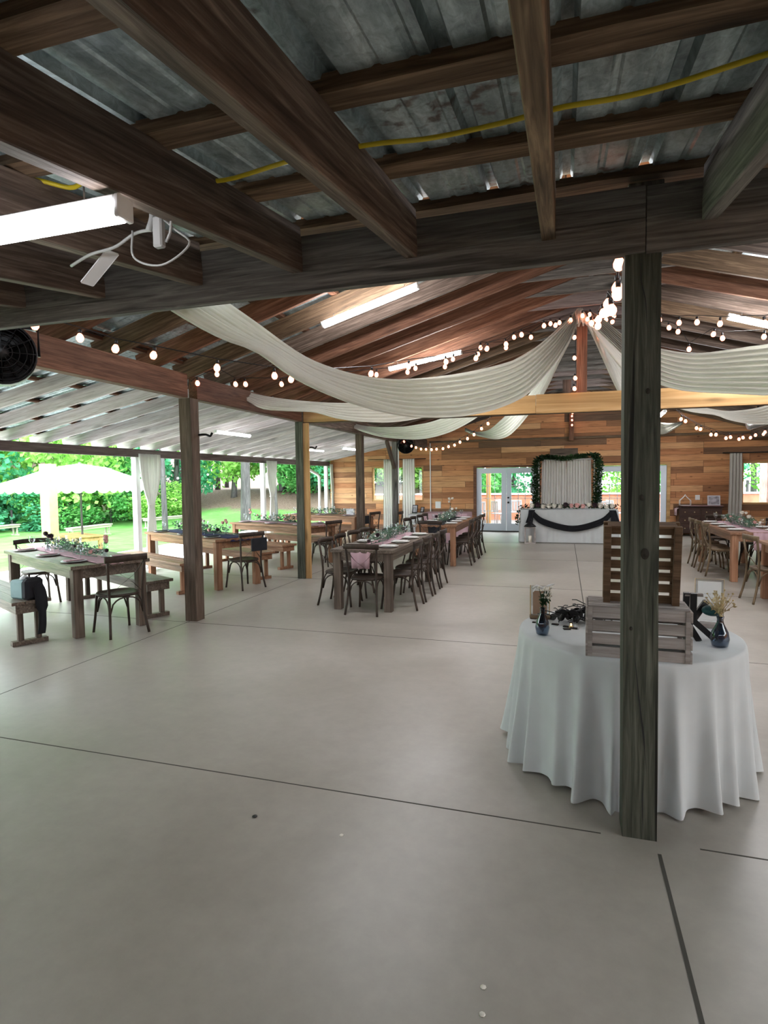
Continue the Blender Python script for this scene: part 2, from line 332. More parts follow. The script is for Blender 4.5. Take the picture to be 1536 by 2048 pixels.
# measured course of the drapes and bulbs, in metres
DRAPES= {'D1': ([[-2.161, 3.46, 2.894], [-2.058, 3.706, 2.793], [-1.915, 4.048, 2.641], [-1.792, 4.339, 2.591], [-1.63, 4.725, 2.581], [-1.415, 5.237, 2.633], [-1.124, 5.93, 2.761], [-0.808, 6.681, 2.95], [-0.525, 7.354, 3.172], [-0.251, 8.007, 3.507], [-0.014, 8.571, 3.853], [0.136, 8.928, 4.092]], [[-2.226, 2.944, 2.74], [-2.15, 3.126, 2.671], [-2.073, 3.308, 2.621], [-1.974, 3.546, 2.586], [-1.854, 3.83, 2.459], [-1.719, 4.153, 2.371], [-1.564, 4.522, 2.304], [-1.385, 4.946, 2.27], [-1.21, 5.365, 2.282], [-0.972, 5.931, 2.343], [-0.689, 6.603, 2.487], [-0.402, 7.287, 2.731], [-0.123, 7.952, 3.163], [0.065, 8.399, 3.568], [0.172, 8.653, 3.878]]), 'D2': ([[-4.6, 7.306, 3.06], [-4.304, 7.416, 2.96], [-3.786, 7.609, 2.865], [-3.263, 7.803, 2.82], [-2.735, 8.0, 2.838], [-2.148, 8.219, 2.922], [-1.46, 8.475, 3.099], [-0.767, 8.733, 3.387], [-0.21, 8.941, 3.748], [0.138, 9.07, 4.059]], [[-4.505, 7.192, 3.01], [-4.236, 7.292, 2.82], [-4.035, 7.367, 2.721], [-3.647, 7.511, 2.691], [-3.39, 7.607, 2.675], [-3.08, 7.722, 2.582], [-2.693, 7.866, 2.529], [-2.25, 8.031, 2.533], [-1.709, 8.233, 2.651], [-1.164, 8.436, 2.897], [-0.48, 8.691, 3.323], [-0.069, 8.844, 3.678], [0.164, 8.931, 3.963]]), 'D3': ([[-4.535, 11.928, 2.955], [-4.097, 11.699, 2.842], [-3.668, 11.475, 2.786], [-3.176, 11.218, 2.756], [-2.83, 11.037, 2.757], [-2.28, 10.75, 2.804], [-1.517, 10.352, 3.016], [-0.794, 9.974, 3.373], [-0.227, 9.678, 3.76], [0.167, 9.473, 4.131]], [[-4.447, 11.724, 2.89], [-4.32, 11.658, 2.837], [-4.031, 11.507, 2.719], [-3.61, 11.287, 2.586], [-3.126, 11.034, 2.504], [-2.672, 10.797, 2.464], [-2.245, 10.574, 2.501], [-1.843, 10.364, 2.607], [-1.399, 10.132, 2.812], [-0.697, 9.766, 3.212], [-0.147, 9.478, 3.674], [0.199, 9.298, 4.053]]), 'D4': ([[-3.014, 18.384, 3.283], [-2.487, 16.951, 3.047], [-1.939, 15.459, 2.969], [-1.485, 14.223, 3.072], [-1.034, 12.996, 3.233], [-0.638, 11.919, 3.376], [-0.272, 10.923, 3.779], [-0.0, 10.184, 4.053], [0.164, 9.738, 4.231]], [[-2.866, 17.578, 3.168], [-2.275, 15.967, 2.885], [-1.678, 14.345, 2.655], [-1.272, 13.238, 2.617], [-0.992, 12.477, 2.724], [-0.689, 11.652, 2.938], [-0.379, 10.808, 3.209], [-0.141, 10.16, 3.568], [0.074, 9.575, 3.868], [0.198, 9.239, 4.068]]), 'D5': ([[0.336, 9.571, 4.141], [0.499, 10.06, 4.141], [0.689, 10.635, 3.932], [0.957, 11.443, 3.726], [1.407, 12.798, 3.243], [1.793, 13.961, 2.956], [2.11, 14.914, 2.952], [2.554, 16.253, 3.029], [3.157, 18.069, 3.221]], [[0.288, 8.983, 3.965], [0.383, 9.267, 3.882], [0.61, 9.951, 3.572], [0.881, 10.769, 3.201], [1.274, 11.953, 2.815], [1.705, 13.251, 2.643], [2.006, 14.157, 2.646], [2.386, 15.301, 2.75], [2.994, 17.135, 3.102]]), 'D6': ([[0.349, 9.154, 4.133], [0.53, 8.726, 3.877], [0.719, 8.279, 3.565], [0.887, 7.882, 3.336], [1.049, 7.499, 3.195], [1.208, 7.124, 3.06], [1.343, 6.806, 2.975], [1.492, 6.455, 2.916], [1.623, 6.145, 2.874], [1.728, 5.896, 2.839], [1.863, 5.579, 2.851], [2.019, 5.21, 3.025]], [[0.312, 8.881, 3.936], [0.456, 8.541, 3.669], [0.676, 8.023, 3.277], [0.858, 7.591, 2.958], [1.016, 7.22, 2.738], [1.169, 6.858, 2.61], [1.299, 6.551, 2.539], [1.443, 6.211, 2.475], [1.57, 5.911, 2.418], [1.672, 5.671, 2.379], [1.856, 5.236, 2.378], [2.08, 4.707, 2.644]]), 'D7': ([[0.359, 9.418, 4.114], [0.729, 9.598, 3.668], [1.259, 9.856, 3.147], [1.799, 10.119, 2.846], [2.348, 10.386, 2.717], [2.665, 10.541, 2.719], [2.985, 10.696, 2.777], [3.306, 10.853, 2.899], [3.549, 10.971, 3.021]], [[0.325, 9.245, 4.028], [0.682, 9.419, 3.523], [1.202, 9.673, 2.972], [1.77, 9.949, 2.727], [2.247, 10.181, 2.653], [2.419, 10.265, 2.592], [2.655, 10.38, 2.539], [2.941, 10.519, 2.508], [3.259, 10.674, 2.549], [3.509, 10.796, 2.881]])}
STRINGS= {'SA': [[-3.597, 3.253, 2.826], [-3.436, 3.49, 2.779], [-3.3, 3.693, 2.731], [-3.141, 3.928, 2.716], [-2.846, 4.365, 2.675], [-2.539, 4.819, 2.663], [-2.443, 4.961, 2.648], [-1.915, 5.742, 2.797], [-1.626, 6.17, 2.926], [-1.305, 6.645, 3.046], [-1.022, 7.065, 3.147], [-0.911, 7.23, 3.285], [-0.71, 7.527, 3.388], [-0.537, 7.782, 3.55], [-0.27, 8.178, 3.738], [-0.125, 8.393, 3.785], [0.073, 8.686, 3.909]], 'SB': [[-4.244, 6.084, 2.893], [-4.052, 6.21, 3.01], [-3.871, 6.329, 2.896], [-3.771, 6.395, 2.9], [-3.402, 6.637, 2.915], [-2.365, 7.318, 3.08], [-2.006, 7.554, 3.129], [-1.911, 7.616, 3.186], [-1.556, 7.849, 3.224], [-1.458, 7.914, 3.33], [-1.146, 8.119, 3.415], [-1.114, 8.139, 3.505], [-0.788, 8.354, 3.525], [-0.684, 8.422, 3.676], [-0.46, 8.569, 3.691], [-0.199, 8.741, 3.899], [-0.077, 8.821, 3.922], [0.102, 8.938, 3.999]], 'SC': [[0.347, 8.904, 3.911], [0.404, 8.825, 3.893], [1.1, 7.852, 3.602], [1.275, 7.608, 3.494], [1.424, 7.4, 3.434], [1.6, 7.153, 3.34], [1.903, 6.729, 3.212]], 'SD': [[0.397, 8.969, 3.881], [0.482, 8.914, 3.866], [1.289, 8.388, 3.625], [1.385, 8.325, 3.551], [1.741, 8.093, 3.435], [1.502, 8.249, 3.304], [1.827, 8.036, 3.366], [2.198, 7.795, 3.298]], 'SE': [[0.25, 3.101, 2.739], [0.251, 3.199, 2.654], [0.251, 3.178, 2.618], [0.258, 3.986, 2.796], [0.254, 3.602, 2.654], [0.263, 4.558, 2.889], [0.259, 4.177, 2.794], [0.269, 5.278, 3.03], [0.27, 5.363, 2.997], [0.284, 7.026, 3.433]], 'SI': [[0.237, 8.849, 3.998], [0.304, 8.848, 3.943], [0.331, 8.848, 4.003], [0.398, 8.848, 3.899], [0.55, 8.847, 3.913], [0.636, 8.847, 3.877], [0.655, 8.847, 3.958]], 'SG': [[-4.041, 14.793, 2.694], [-3.734, 14.391, 2.546], [-3.558, 14.161, 2.492], [-3.37, 13.915, 2.438], [-3.189, 13.679, 2.416], [-2.998, 13.429, 2.393], [-2.83, 13.21, 2.39], [-2.622, 12.938, 2.383], [-2.453, 12.718, 2.412], [-2.277, 12.487, 2.428], [-2.122, 12.284, 2.476], [-1.919, 12.019, 2.527], [-1.752, 11.801, 2.588], [-1.567, 11.56, 2.683], [-1.415, 11.36, 2.757], [-0.73, 10.465, 3.216]], 'SH': [[0.511, 9.554, 3.849], [0.724, 9.811, 3.652], [1.947, 11.283, 2.694], [2.268, 11.669, 2.556], [2.584, 12.05, 2.456], [2.928, 12.464, 2.407], [3.24, 12.84, 2.402], [3.528, 13.186, 2.444], [3.867, 13.595, 2.53]], 'SJ': [[0.433, 9.45, 3.922], [0.779, 9.84, 3.53], [2.008, 11.226, 2.651], [2.313, 11.57, 2.529], [2.642, 11.941, 2.446], [2.964, 12.304, 2.414], [3.254, 12.631, 2.417], [3.554, 12.969, 2.477], [3.79, 13.235, 2.547]], 'SF': [[0.133, 9.03, 3.742], [0.135, 9.03, 3.446], [0.147, 9.03, 3.153], [0.137, 9.03, 3.001]], 'SK': [[0.226, 18.3, 3.614], [0.212, 18.3, 3.526], [0.213, 18.3, 3.407], [0.214, 18.3, 3.259]]}
CRACKS = [([[0.312, 2.85, 0.911], [0.331, 2.85, 0.713], [0.35, 2.85, 0.55], [0.372, 2.85, 0.327]], 0.003), ([[0.319, 2.85, 2.656], [0.324, 2.85, 2.561], [0.341, 2.85, 2.483], [0.349, 2.85, 2.351]], 0.0025), ([[0.359, 2.85, 0.325], [0.356, 2.85, 0.193], [0.36, 2.85, 0.02]], 0.0025), ([[0.352, 2.85, 0.574], [0.364, 2.85, 0.433]], 0.002)]
KNOTS = [(0.353, 1.347, 0.017, 0.026), (0.298, 0.999, 0.007, 0.01), (0.356, 2.081, 0.01, 0.013), (0.335, 1.604, 0.009, 0.014)]
# ------------------------------------------------------------ the setting
XL, XR, XC, YW = -4.34, 5.02, .34, 18.55          # post rows, ridge, back wall
EAVE = -7.75
def main_z(x): return 2.98+.29*(min(x, 2*XC-x)-XL)  # underside of the main rafters
def porch_z(x): return 2.33+.195*(x-EAVE)            # underside of the porch rafters
f = MB(); f.box(-10.4, 8.3, -6, YW+.2, -.15, 0); struct(f.build('floor', 'concrete'))
struct(MB().box(-10.4, -7.95, 1.3, YW+.2, 0, .004).build('floor', 'bounce_paving'))  # slab strip made paler to bounce daylight up into the porch roof
tn = [0]
def trim(m, mat):
    tn[0] += 1; return struct(m.build('trim_%d' % tn[0], mat))
for y in (-1.0, 2.85, 5.9, 9.12, 12.3, 15.4): trim(MB().box(-10.4, .175 if y == 2.85 else 8.2, y-.004, y+.004, -.01, .0012), 'joint')
trim(MB().box(.6, 8.2, 2.846, 2.854, -.01, .0012), 'joint')
trim(MB().quad((.41, -6, .0012), (.426, -6, .0012), (.426, 2.76, .0012), (.41, 2.76, .0012)), 'joint')
trim(MB().box(.25, .262, 4.4, 15.4, -.01, .0012), 'joint'); trim(MB().box(-4.36, -4.352, -6, 18.4, -.01, .0012), 'joint')
# ground outside
def gz(x, y):
    d = max(0, -x-10.6); z = -.16-.38*min(1, d/2.5)
    h = max(0, (y-21)/9)*max(0, min(1, (-x-4)/4)); z += 1.7*min(1, h*h)
    far = max(0, (-x-25)/10); z += min(6, far*far*3)
    return z+noise.noise(Vector((x*.3, y*.3, 0)))*.08
def ground_grid(xs, ys): return MB().grid([[Vector((x, y, gz(x, y))) for y in ys] for x in xs])
g = ground_grid([-62+i*1.0 for i in range(53)], [-26+i*1.2 for i in range(80)]); gm = g.build('lawn', 'grass'); struct(gm)
g = MB().grid([[Vector((x, y, gz(x, y))) for y in [YW+.25+i*1.2 for i in range(46)]] for x in [-10+i*1.0 for i in range(45)]]); o = struct(g.build('lawn', 'grass'))
# back wall with its openings
def wall_top(x):
    if x < XL: return 2.50+.21*(x-EAVE)+.02
    if x > XR: return 2.50+.21*((2*XC-EAVE)-x)+.02
    return main_z(x)+.22
holes = [(-6.2, -4.42, .96, 2.13), (-2.68, -.80, 0, 2.03), (.93, 2.85, 0, 2.03), (4.77, 6.7, .88, 2.08)]
def wall_mesh(x0, x1, y0, y1, top, holes, extra=()):
    xs = sorted({x0, x1, *extra, *[h[0] for h in holes], *[h[1] for h in holes]}); m = MB()
    for a, b in zip(xs, xs[1:]):
        hz = [h for h in holes if h[0] <= a+1e-6 and h[1] >= b-1e-6]; z = 0; segs = []
        if hz:
            if hz[0][2] > 0: segs.append((0, hz[0][2], False))
            segs.append((hz[0][3], None, True))
        else: segs.append((0, None, True))
        for s0, s1, t in segs:
            za, zb = (top(a+1e-4), top(b-1e-4)) if t else (s1, s1)
            p = [Vector(q) for q in ((a, y0, s0), (b, y0, s0), (b, y1, s0), (a, y1, s0), (a, y0, za), (b, y0, zb), (b, y1, zb), (a, y1, za))]
            v = [m.bm.verts.new(q) for q in p]
            for fc in ((0, 1, 5, 4), (2, 3, 7, 6), (0, 4, 7, 3), (1, 2, 6, 5), (4, 5, 6, 7), (0, 3, 2, 1)): m.bm.faces.new([v[i] for i in fc])
    return m
struct(wall_mesh(-7.72, 8.4, YW, YW+.14, wall_top, holes, (XL, XC, XR)).build('wall_back', 'plank_wall'))
w = MB()
for a, b in ((XL, XC), (XC, XR)):
    v = [w.bm.verts.new(q) for q in ((a, 3.0, 3.16), (b, 3.0, 3.16), (b, 3.0, main_z(b)+.22), (a, 3.0, main_z(a)+.22), (a, 3.06, 3.16), (b, 3.06, 3.16), (b, 3.06, main_z(b)+.22), (a, 3.06, main_z(a)+.22))]
    for fc in ((0, 1, 2, 3), (7, 6, 5, 4), (0, 4, 5, 1), (3, 2, 6, 7)): w.bm.faces.new([v[i] for i in fc])
struct(w.build('wall_front', 'plank_wall'))
struct(MB().box(8.25, 8.38, -2.7, YW, 0, 2.5).build('wall_right', 'plank_wall'))  # side wall; its unseen front stretch is added to dim the near floor
struct(MB().box(-8.0, -7.88, -2.7, 1.2, 0, 2.3).build('wall_left_shade', 'plank_wall'))  # unseen wall put in to keep left daylight off the foreground
struct(MB().box(-7.9, 8.38, -2.75, -2.62, 0, 2.1).build('wall_near_shade', 'plank_wall'))  # unseen wall behind the camera, added to block light from there
# ledge, king post and odd boards on the back wall
trim(MB().box(-4.2, 8.2, YW-.05, YW, 2.86, 2.93, .004), 'w_purlin')
trim(MB().box(-.42, .39, YW-.03, YW, 2.22, 2.58, .004), 'w_rafter')
kb = timber('gable_king_post', (.2, YW-.09, 2.80), (.2, YW-.09, 4.1), .14, .1, 'w_red'); tag(kb, 'short upright timber centred high on the plank back wall above the ledge', 'timber post')

# windows
def window(n, x0, x1, z0, z1, mullions=()):
    r = root('window_%d' % n, ((x0+x1)/2, YW+.07, z0)); struct(r); w, h = (x1-x0)/2, z1-z0
    m = MB(); m.box(-w, -w+.05, -.05, .05, 0, h).box(w-.05, w, -.05, .05, 0, h).box(-w+.05, w-.05, -.05, .05, 0, .05).box(-w+.05, w-.05, -.05, .05, h-.05, h)
    for q in mullions: m.box(q-.02, q+.02, -.03, .03, .05, h-.05)
    m.build('frame', 'w_pine', r); MB().box(-w+.05, w-.05, -.004, .004, .05, h-.05).build('pane', 'pane', r)
window(1, -6.2, -4.42, .96, 2.13); window(2, 4.77, 6.7, .88, 2.08)
# french doors
def french(n, x0, x1, cas):
    r = root('door_%d' % n, (x0, YW+.03, 0)); struct(r); W_ = x1-x0
    m = MB(); m.box(-.09, .0, -.09, .02, 0, 2.10).box(W_, W_+.09, -.09, .02, 0, 2.10).box(0, W_, -.09, .02, 2.03, 2.10); m.build('casing', cas, r)
    MB().box(.0, W_, -.06, .06, 0.001, .03).build('threshold', 'black', r)
    h = W_/2
    for s in (0, 1):
        a = s*h+.004; b = a+h-.008; st = .15; d = MB()
        d.box(a, a+st, -.02, .02, .035, 2.02).box(b-st, b, -.02, .02, .035, 2.02).box(a+st, b-st, -.02, .02, .035, .26).box(a+st, b-st, -.02, .02, 1.85, 2.02)
        dr = d.build('door_leaf', 'white_paint', r)
        gm = MB(); ww = (b-a-2*st)
        for k in (1, 2): gm.box(a+st+ww*k/3-.008, a+st+ww*k/3+.008, -.012, .012, .26, 1.85)
        for k in range(1, 4): gm.box(a+st, b-st, -.012, .012, .26+1.59*k/4-.008, .26+1.59*k/4+.008)
        gm.build('grille', 'white_paint', dr); MB().box(a+st, b-st, -.003, .003, .26, 1.85).build('pane', 'pane', dr)
        if s == 1:
            for z, rr in ((.93, .03), (1.08, .028)):
                MB().lathe([(rr, 0), (rr, .02), (rr*.5, .025), (rr*.5, .05), (rr, .06), (rr, .085), (.001, .09)], (0, 0, 0), 12, Matrix.Translation((a+.06, -.02, z)) @ Matrix.Rotation(PI/2, 4, 'X')).build('door_knob' if z < 1 else 'deadbolt', 'black', dr)
french(1, -2.68, -.80, 'w_red'); french(2, .93, 2.85, 'w_pine')

# ------------------------------------------------------------ roof metal
def sheet(P0, U, V, L, Wd, name='ceiling'):
    """ribbed metal: ribs run along U (length L), spread along V (width Wd)"""
    P0, U, V = Vector(P0), Vector(U).normalized(), Vector(V).normalized(); Nn = U.cross(V)
    if Nn.z < 0: Nn = -Nn
    prof = []; x = 0
    while x < Wd:
        for dx, h in ((0, 0), (.09, 0), (.10, .006), (.115, .006), (.125, 0), (.20, 0), (.21, .006), (.225, .006), (.235, 0), (.265, 0), (.28, .032), (.315, .032), (.33, 0)): prof.append((x+dx, h))
        x += .335
    m = MB(); K = max(1, int(L/3))
    rows = [[P0+U*(L*i/K)+V*a+Nn*h for a, h in prof] for i in range(K+1)]
    m.grid(rows, smooth=False); o = m.build(name, 'galvanised'); md = o.modifiers.new('s', 'SOLIDIFY'); md.thickness = .001
    return struct(o)
SL = .148
def lean_z(y): return 2.79+SL*(y-2.82)               # underside of the front lean-to rafters
sheet((-8.0, -2.6, lean_z(-2.6)+.275), (0, 1, SL), (1, 0, 0), 5.58, 13.6)
sheet((EAVE-.35, 2.95, porch_z(EAVE-.35)+.215), (1, 0, .195), (0, 1, 0), 3.83, YW+.1-2.95)
sheet((XL-.1, 3.0, main_z(XL-.1)+.285), (1, 0, .29), (0, 1, 0), 4.99, YW+.1-3.0)
sheet((XR+.1, 3.0, main_z(XR+.1)+.285), (-1, 0, .29), (0, 1, 0), 4.99, YW+.1-3.0)
sheet((8.5, 2.95, porch_z(2*XC-8.5)+.215), (-1, 0, .195), (0, 1, 0), 3.6, YW+.1-2.95)

# ------------------------------------------------------------ posts and beams
def lab(o, l, c, g=None): return tag(o, l, c, g)
near_post = lab(timber('post', (.345, 2.927, 0), (.33, 2.927, 2.69), .15, .145, 'w_post', wob=.003), 'thick weathered grey-green post standing in front of the round table', 'post')
bpy.context.view_layer.update()
def on_post(o): o.parent = near_post; o.matrix_parent_inverse = near_post.matrix_world.inverted(); return o
for P, w in CRACKS:
    P = catmull(P, 14); m = MB(); n_ = len(P)-1
    m.grid([[p+Vector((s*w*math.sin(PI*(i+.15)/(n_+.3)), 0, 0)) for s in (-1, 1)] for i, p in enumerate(P)]); on_post(m.build('crack', 'spot'))
for x, z, a, b_ in KNOTS:
    m = MB(); m.grid([[Vector((x+a*k/3*math.cos(t*PI/9), 2.8505-.0012*(3-k), z+b_*k/3*math.sin(t*PI/9))) for t in range(19)] for k in range(4)]); on_post(m.build('knot', 'w_knot'))
lab(timber('timber_block', (.345, 2.945, 2.69), (.345, 2.945, 3.02), .15, .09, 'w_beam'), 'dark timber block on top of the near post behind the cross beam', 'post cap')
for i, (y, w, mat, l) in enumerate(((6.03, .16, 'w_post2', 'brown square post, nearest of the left row, beside the front bench table'), (9.12, .13, 'w_post', 'grey square post with a pale board on its side, second in the left row'),
        (12.15, .15, 'w_post2', 'brown post of the left row standing beyond the grey one'), (14.95, .14, 'w_beam', 'dark post with a slanting brace, last of the left row before the back wall'))):
    o = lab(timber('post', (XL, y, 0), (XL, y, 2.70), w, w, mat, wob=.008), l, 'post', 'posts of the left row')
lab(timber('post_board', (XL+.095, 9.12, 0), (XL+.095, 9.12, 2.68), .13, .05, 'w_pine'), 'pale pine board fixed to the side of the grey post', 'board')
lab(timber('brace', (XL, 14.2, 2.69), (XL, 14.87, 2.0), .08, .09, 'w_rafter'), 'slanting dark brace from the last left post up to the beam', 'brace')
lab(timber('conduit_pipe', (XL+.11, 14.9, 1.05), (XL+.11, 14.9, 2.7), .03, .03, 'white_plastic'), 'pale conduit running down the last left post', 'pipe')
for y in (6.0, 9.1, 12.15, 15.1): lab(timber('post', (XR, y, 0), (XR, y, 2.70), .15, .15, 'w_post2'), '%s brown post from the front in the right row' % ORD[int(y/3)-2], 'post', 'posts of the right row')
lab(timber('beam', (-4.6, 2.865, 2.835), (.338, 2.865, 2.835), .045, .29, 'w_beam', .003), 'long grey cross beam left of the near post, rafters ending on it', 'beam')
lab(timber('beam', (.34, 2.865, 2.83), (5.3, 2.865, 2.83), .045, .29, 'w_beam', .003), 'grey cross beam right of the near post', 'beam')
lab(timber('beam', (XL, 3.3, 2.84), (XL, 5.94, 2.84), .12, .28, 'w_red', .004), 'brown side beam from the black fan to the nearest left post', 'beam')
lab(timber('beam', (XL, 6.12, 2.84), (XL, 9.06, 2.84), .12, .28, 'w_red', .004), 'brown side beam between the first two left posts', 'beam')
lab(timber('beam', (XL, 9.09, 2.84), (XL, YW, 2.84), .12, .28, 'w_rafter', .004), 'dark side beam from the grey post to the back wall', 'beam')
lab(timber('beam', (XR, 3.0, 2.84), (XR, YW, 2.84), .12, .28, 'w_rafter', .004), 'dark side beam over the right row of posts', 'beam')
lab(timber('beam', (XL+.07, 9.13, 2.83), (-.42, 9.13, 2.81), .05, .27, 'w_pine', .003), 'pale pine cross beam, left length, on the grey post', 'beam')
lab(timber('beam', (-.415, 9.13, 2.81), (5.0, 9.13, 2.79), .05, .285, 'w_pine', .003), 'pale pine cross beam, right length, under the king post', 'beam')
lab(timber('beam_lip', (XL+.07, 9.2, 2.685), (5.0, 9.2, 2.655), .08, .02, 'w_rafter', .002), 'thin dark board under the back edge of the pale cross beam', 'board')
lab(timber('king_post', (.24, 9.2, 2.95), (.24, 9.2, 4.14), .15, .12, 'w_red'), 'upright king post on the pale cross beam under the gathered drapes', 'post')
lab(timber('timber_block', (.03, 9.13, 2.95), (.03, 9.13, 3.15), .12, .05, 'w_rafter'), 'short dark block beside the foot of the king post', 'block')
lab(timber('eave_beam', (EAVE, 2.9, 2.255), (EAVE, 18.5, 2.255), .09, .15, 'w_grey', .003), 'long greyish eave beam over the open left side', 'beam')
lab(timber('barge_board', (EAVE, 18.46, 2.40), (XL-.1, 18.46, 3.06), .04, .1, 'w_lawn', .003), 'pale sloping board where the porch roof meets the back wall', 'board')
# lean-to rafters over the camera
LX = [-3.86, -3.24, -2.63, -1.96, -1.35, -.73, -.07, .59, 1.22, 1.85, 2.5]
where = ['leftmost dark rafter above the camera', 'second dark rafter from the left above the camera', 'rafter behind the big hanging tube light, its left one', 'rafter under the right end of the big tube light', 'broad dark rafter with grey wires hanging from it', 'big dark rafter reaching from the top centre to the cross beam',
         'narrow rough-sawn rafter seen straight from below', 'grey rafter at the upper right, end resting above the near post', 'first rafter right of the grey one', 'second rafter right of the grey one', 'third rafter right of the grey one']
for x, l in zip(LX, where):
    m_ = {-.07: 'w_purlin', .59: 'w_beam'}.get(x, 'w_rafter')
    if x == -.07: x0, x1 = -.055, -.075
    else: x0 = x1 = x
    lab(timber('rafter', (x0, -2.5, lean_z(-2.5)+.115), (x1, 2.84, lean_z(2.84)+.115), .062, .225, m_, .004), l, 'rafter', 'rafters of the front lean-to')
for i, y in enumerate((-2.2, -1.5, -.8, -.15, .48, 1.12, 1.71, 2.33, 2.93)):
    o = timber('purlin', (-8, y, lean_z(y)+.252), (5.4, y, lean_z(y)+.252), .1, .048, 'w_purlin', .003, wob=.010)
    lab(o, '%s rough purlin back from the cross beam, under the metal roof' % ORD[8-i], 'purlin', 'purlins of the front lean-to')
# main rafters, right and left, and collar ties
RY = [7.42+.645*k for k in range(-6, 18)]
for i, y in enumerate(RY):
    mt = random.choice(['w_red', 'w_red', 'w_rafter', 'w_purlin']) if y != RY[4] else 'w_purlin'
    for side in (-1, 1):
        xa = XL-.25 if side < 0 else XR+.25; r = timber('rafter', (xa, y, main_z(xa)+.115), (XC+side*.02, y, main_z(XC)+.115), .045, .215, mt if side < 0 else random.choice(['w_red', 'w_rafter', 'w_purlin']), .002)
        lab(r, '%s rafter from the front on the %s slope of the main roof' % (ORD[i], 'left' if side < 0 else 'right'), 'rafter', 'rafters of the %s main slope' % ('left' if side < 0 else 'right'))
    if i >= 4 and i < 22:
        yy = y+.046; hw = .85
        lab(timber('collar_tie', (XC-hw-.3, yy, 4.2), (XC+hw+.1, yy, 4.2), .042, .19, random.choice(['w_grey', 'w_beam', 'w_beam']), .002), '%s level collar tie under the ridge, counted from the front' % ORD[i-4], 'collar tie', 'collar ties under the ridge')
for side in (-1, 1):
    for k in range(8):
        x = (XL-.1+k*.66) if side < 0 else (XR+.1-k*.66)
        lab(timber('purlin', (x, 3.0, main_z(x)+.255), (x, YW, main_z(x)+.255), .09, .04, 'w_purlin' if side > 0 else 'w_red', .002), '%s purlin up the %s main slope from its side beam' % (ORD[k], 'left' if side < 0 else 'right'), 'purlin', 'purlins of the main roof')
for k in range(25):
    y = 3.38+.622*k
    lab(timber('rafter', (EAVE-.3, y, porch_z(EAVE-.3)+.085), (XL-.36, y, porch_z(XL-.36)+.085), .042, .165, 'w_porch', .002), '%s pale rafter from the front in the left porch roof' % ORD[k], 'rafter', 'rafters of the left porch roof')
for k, x in enumerate((-7.9, -7.2, -6.5, -5.8, -5.1, -4.5)):
    lab(timber('purlin', (x, 3.0, porch_z(x)+.19), (x, YW, porch_z(x)+.19), .09, .035, 'w_red', .002), '%s purlin of the left porch roof from the eave' % ORD[k], 'purlin', 'purlins of the left porch roof')
# outer posts with curtains
def curtain(name, x, y, w, ztop, ztie, zbot, along='y', mat='curtain', folds=7, seed=0, tie=.16, amp=.03, depth=.06):
    m = MB(); n = folds*6; rows = []
    for i in range(25):
        t = i/24; z = ztop+(zbot-ztop)*t
        if ztie: 
            a = (ztop-z)/(ztop-ztie) if z > ztie else (z-zbot)/(ztie-zbot); a = max(0, min(1, a)); ww = (w+(tie-w)*(a**2.2)) if z > ztie else (w*.62+(tie-w*.62)*(a**1.5))
        else: ww = w*(1+.12*t)
        row = []
        for k in range(n+1):
            s = k/n; u = (s-.5)*ww; d = (amp+.01*math.sin(seed+3*s*9))*math.sin(s*folds*2*PI+.5*math.sin(t*5+seed))*(ww/w)**.3
            row.append(Vector((x+d, y+u, z)) if along == 'y' else Vector((x+u, y+d, z)))
        rows.append(row)
    m.grid(rows); o = m.build(name, mat); md = o.modifiers.new('s', 'SOLIDIFY'); md.thickness = .002
    if ztie:
        c = Vector((x, y, ztie)); pts = []
        for k in range(14):
            a = k*2*PI/14; e, g_ = (tie*.55, depth) if along == 'x' else (depth, tie*.55); pts.append((x+e*math.cos(a), y+g_*math.sin(a), ztie))
        MB().tube(pts, .012, 6, closed=True).build('tie_back', mat, o)
    return o
for i, y in enumerate((9.1, 13.95, 18.3)):
    lab(timber('post', (EAVE-.02, y, 0), (EAVE-.02, y, 2.18), .11, .11, 'white_post'), ['white eave post beside the front bench table, nearest curtain tied to it', 'white eave post beyond the navy-clothed table', 'white eave post next to the back wall, behind the downspout'][i], 'post', 'white eave posts')
    lab(curtain('curtain', EAVE+.13, y+.22, (.62, .6, .4)[i], 2.24, 1.28, .05, seed=i*2), ['nearest white curtain tied back at the open left side', 'middle white curtain tied back at the open left side', 'farthest white curtain of the open left side, by the back wall'][i], 'curtain', 'curtains of the open left side')
ds = MB(); ds.tube([(EAVE-.25, 17.0, 2.3), (EAVE-.25, 17.0, 2.14), (EAVE-.12, 17.8, 1.9), (EAVE-.12, 17.95, 1.8), (EAVE-.12, 17.95, .05)], .05, 8)
lab(ds.build('downspout', 'white_plastic'), 'white bent downspout dropping from the eave near the back wall', 'downspout')
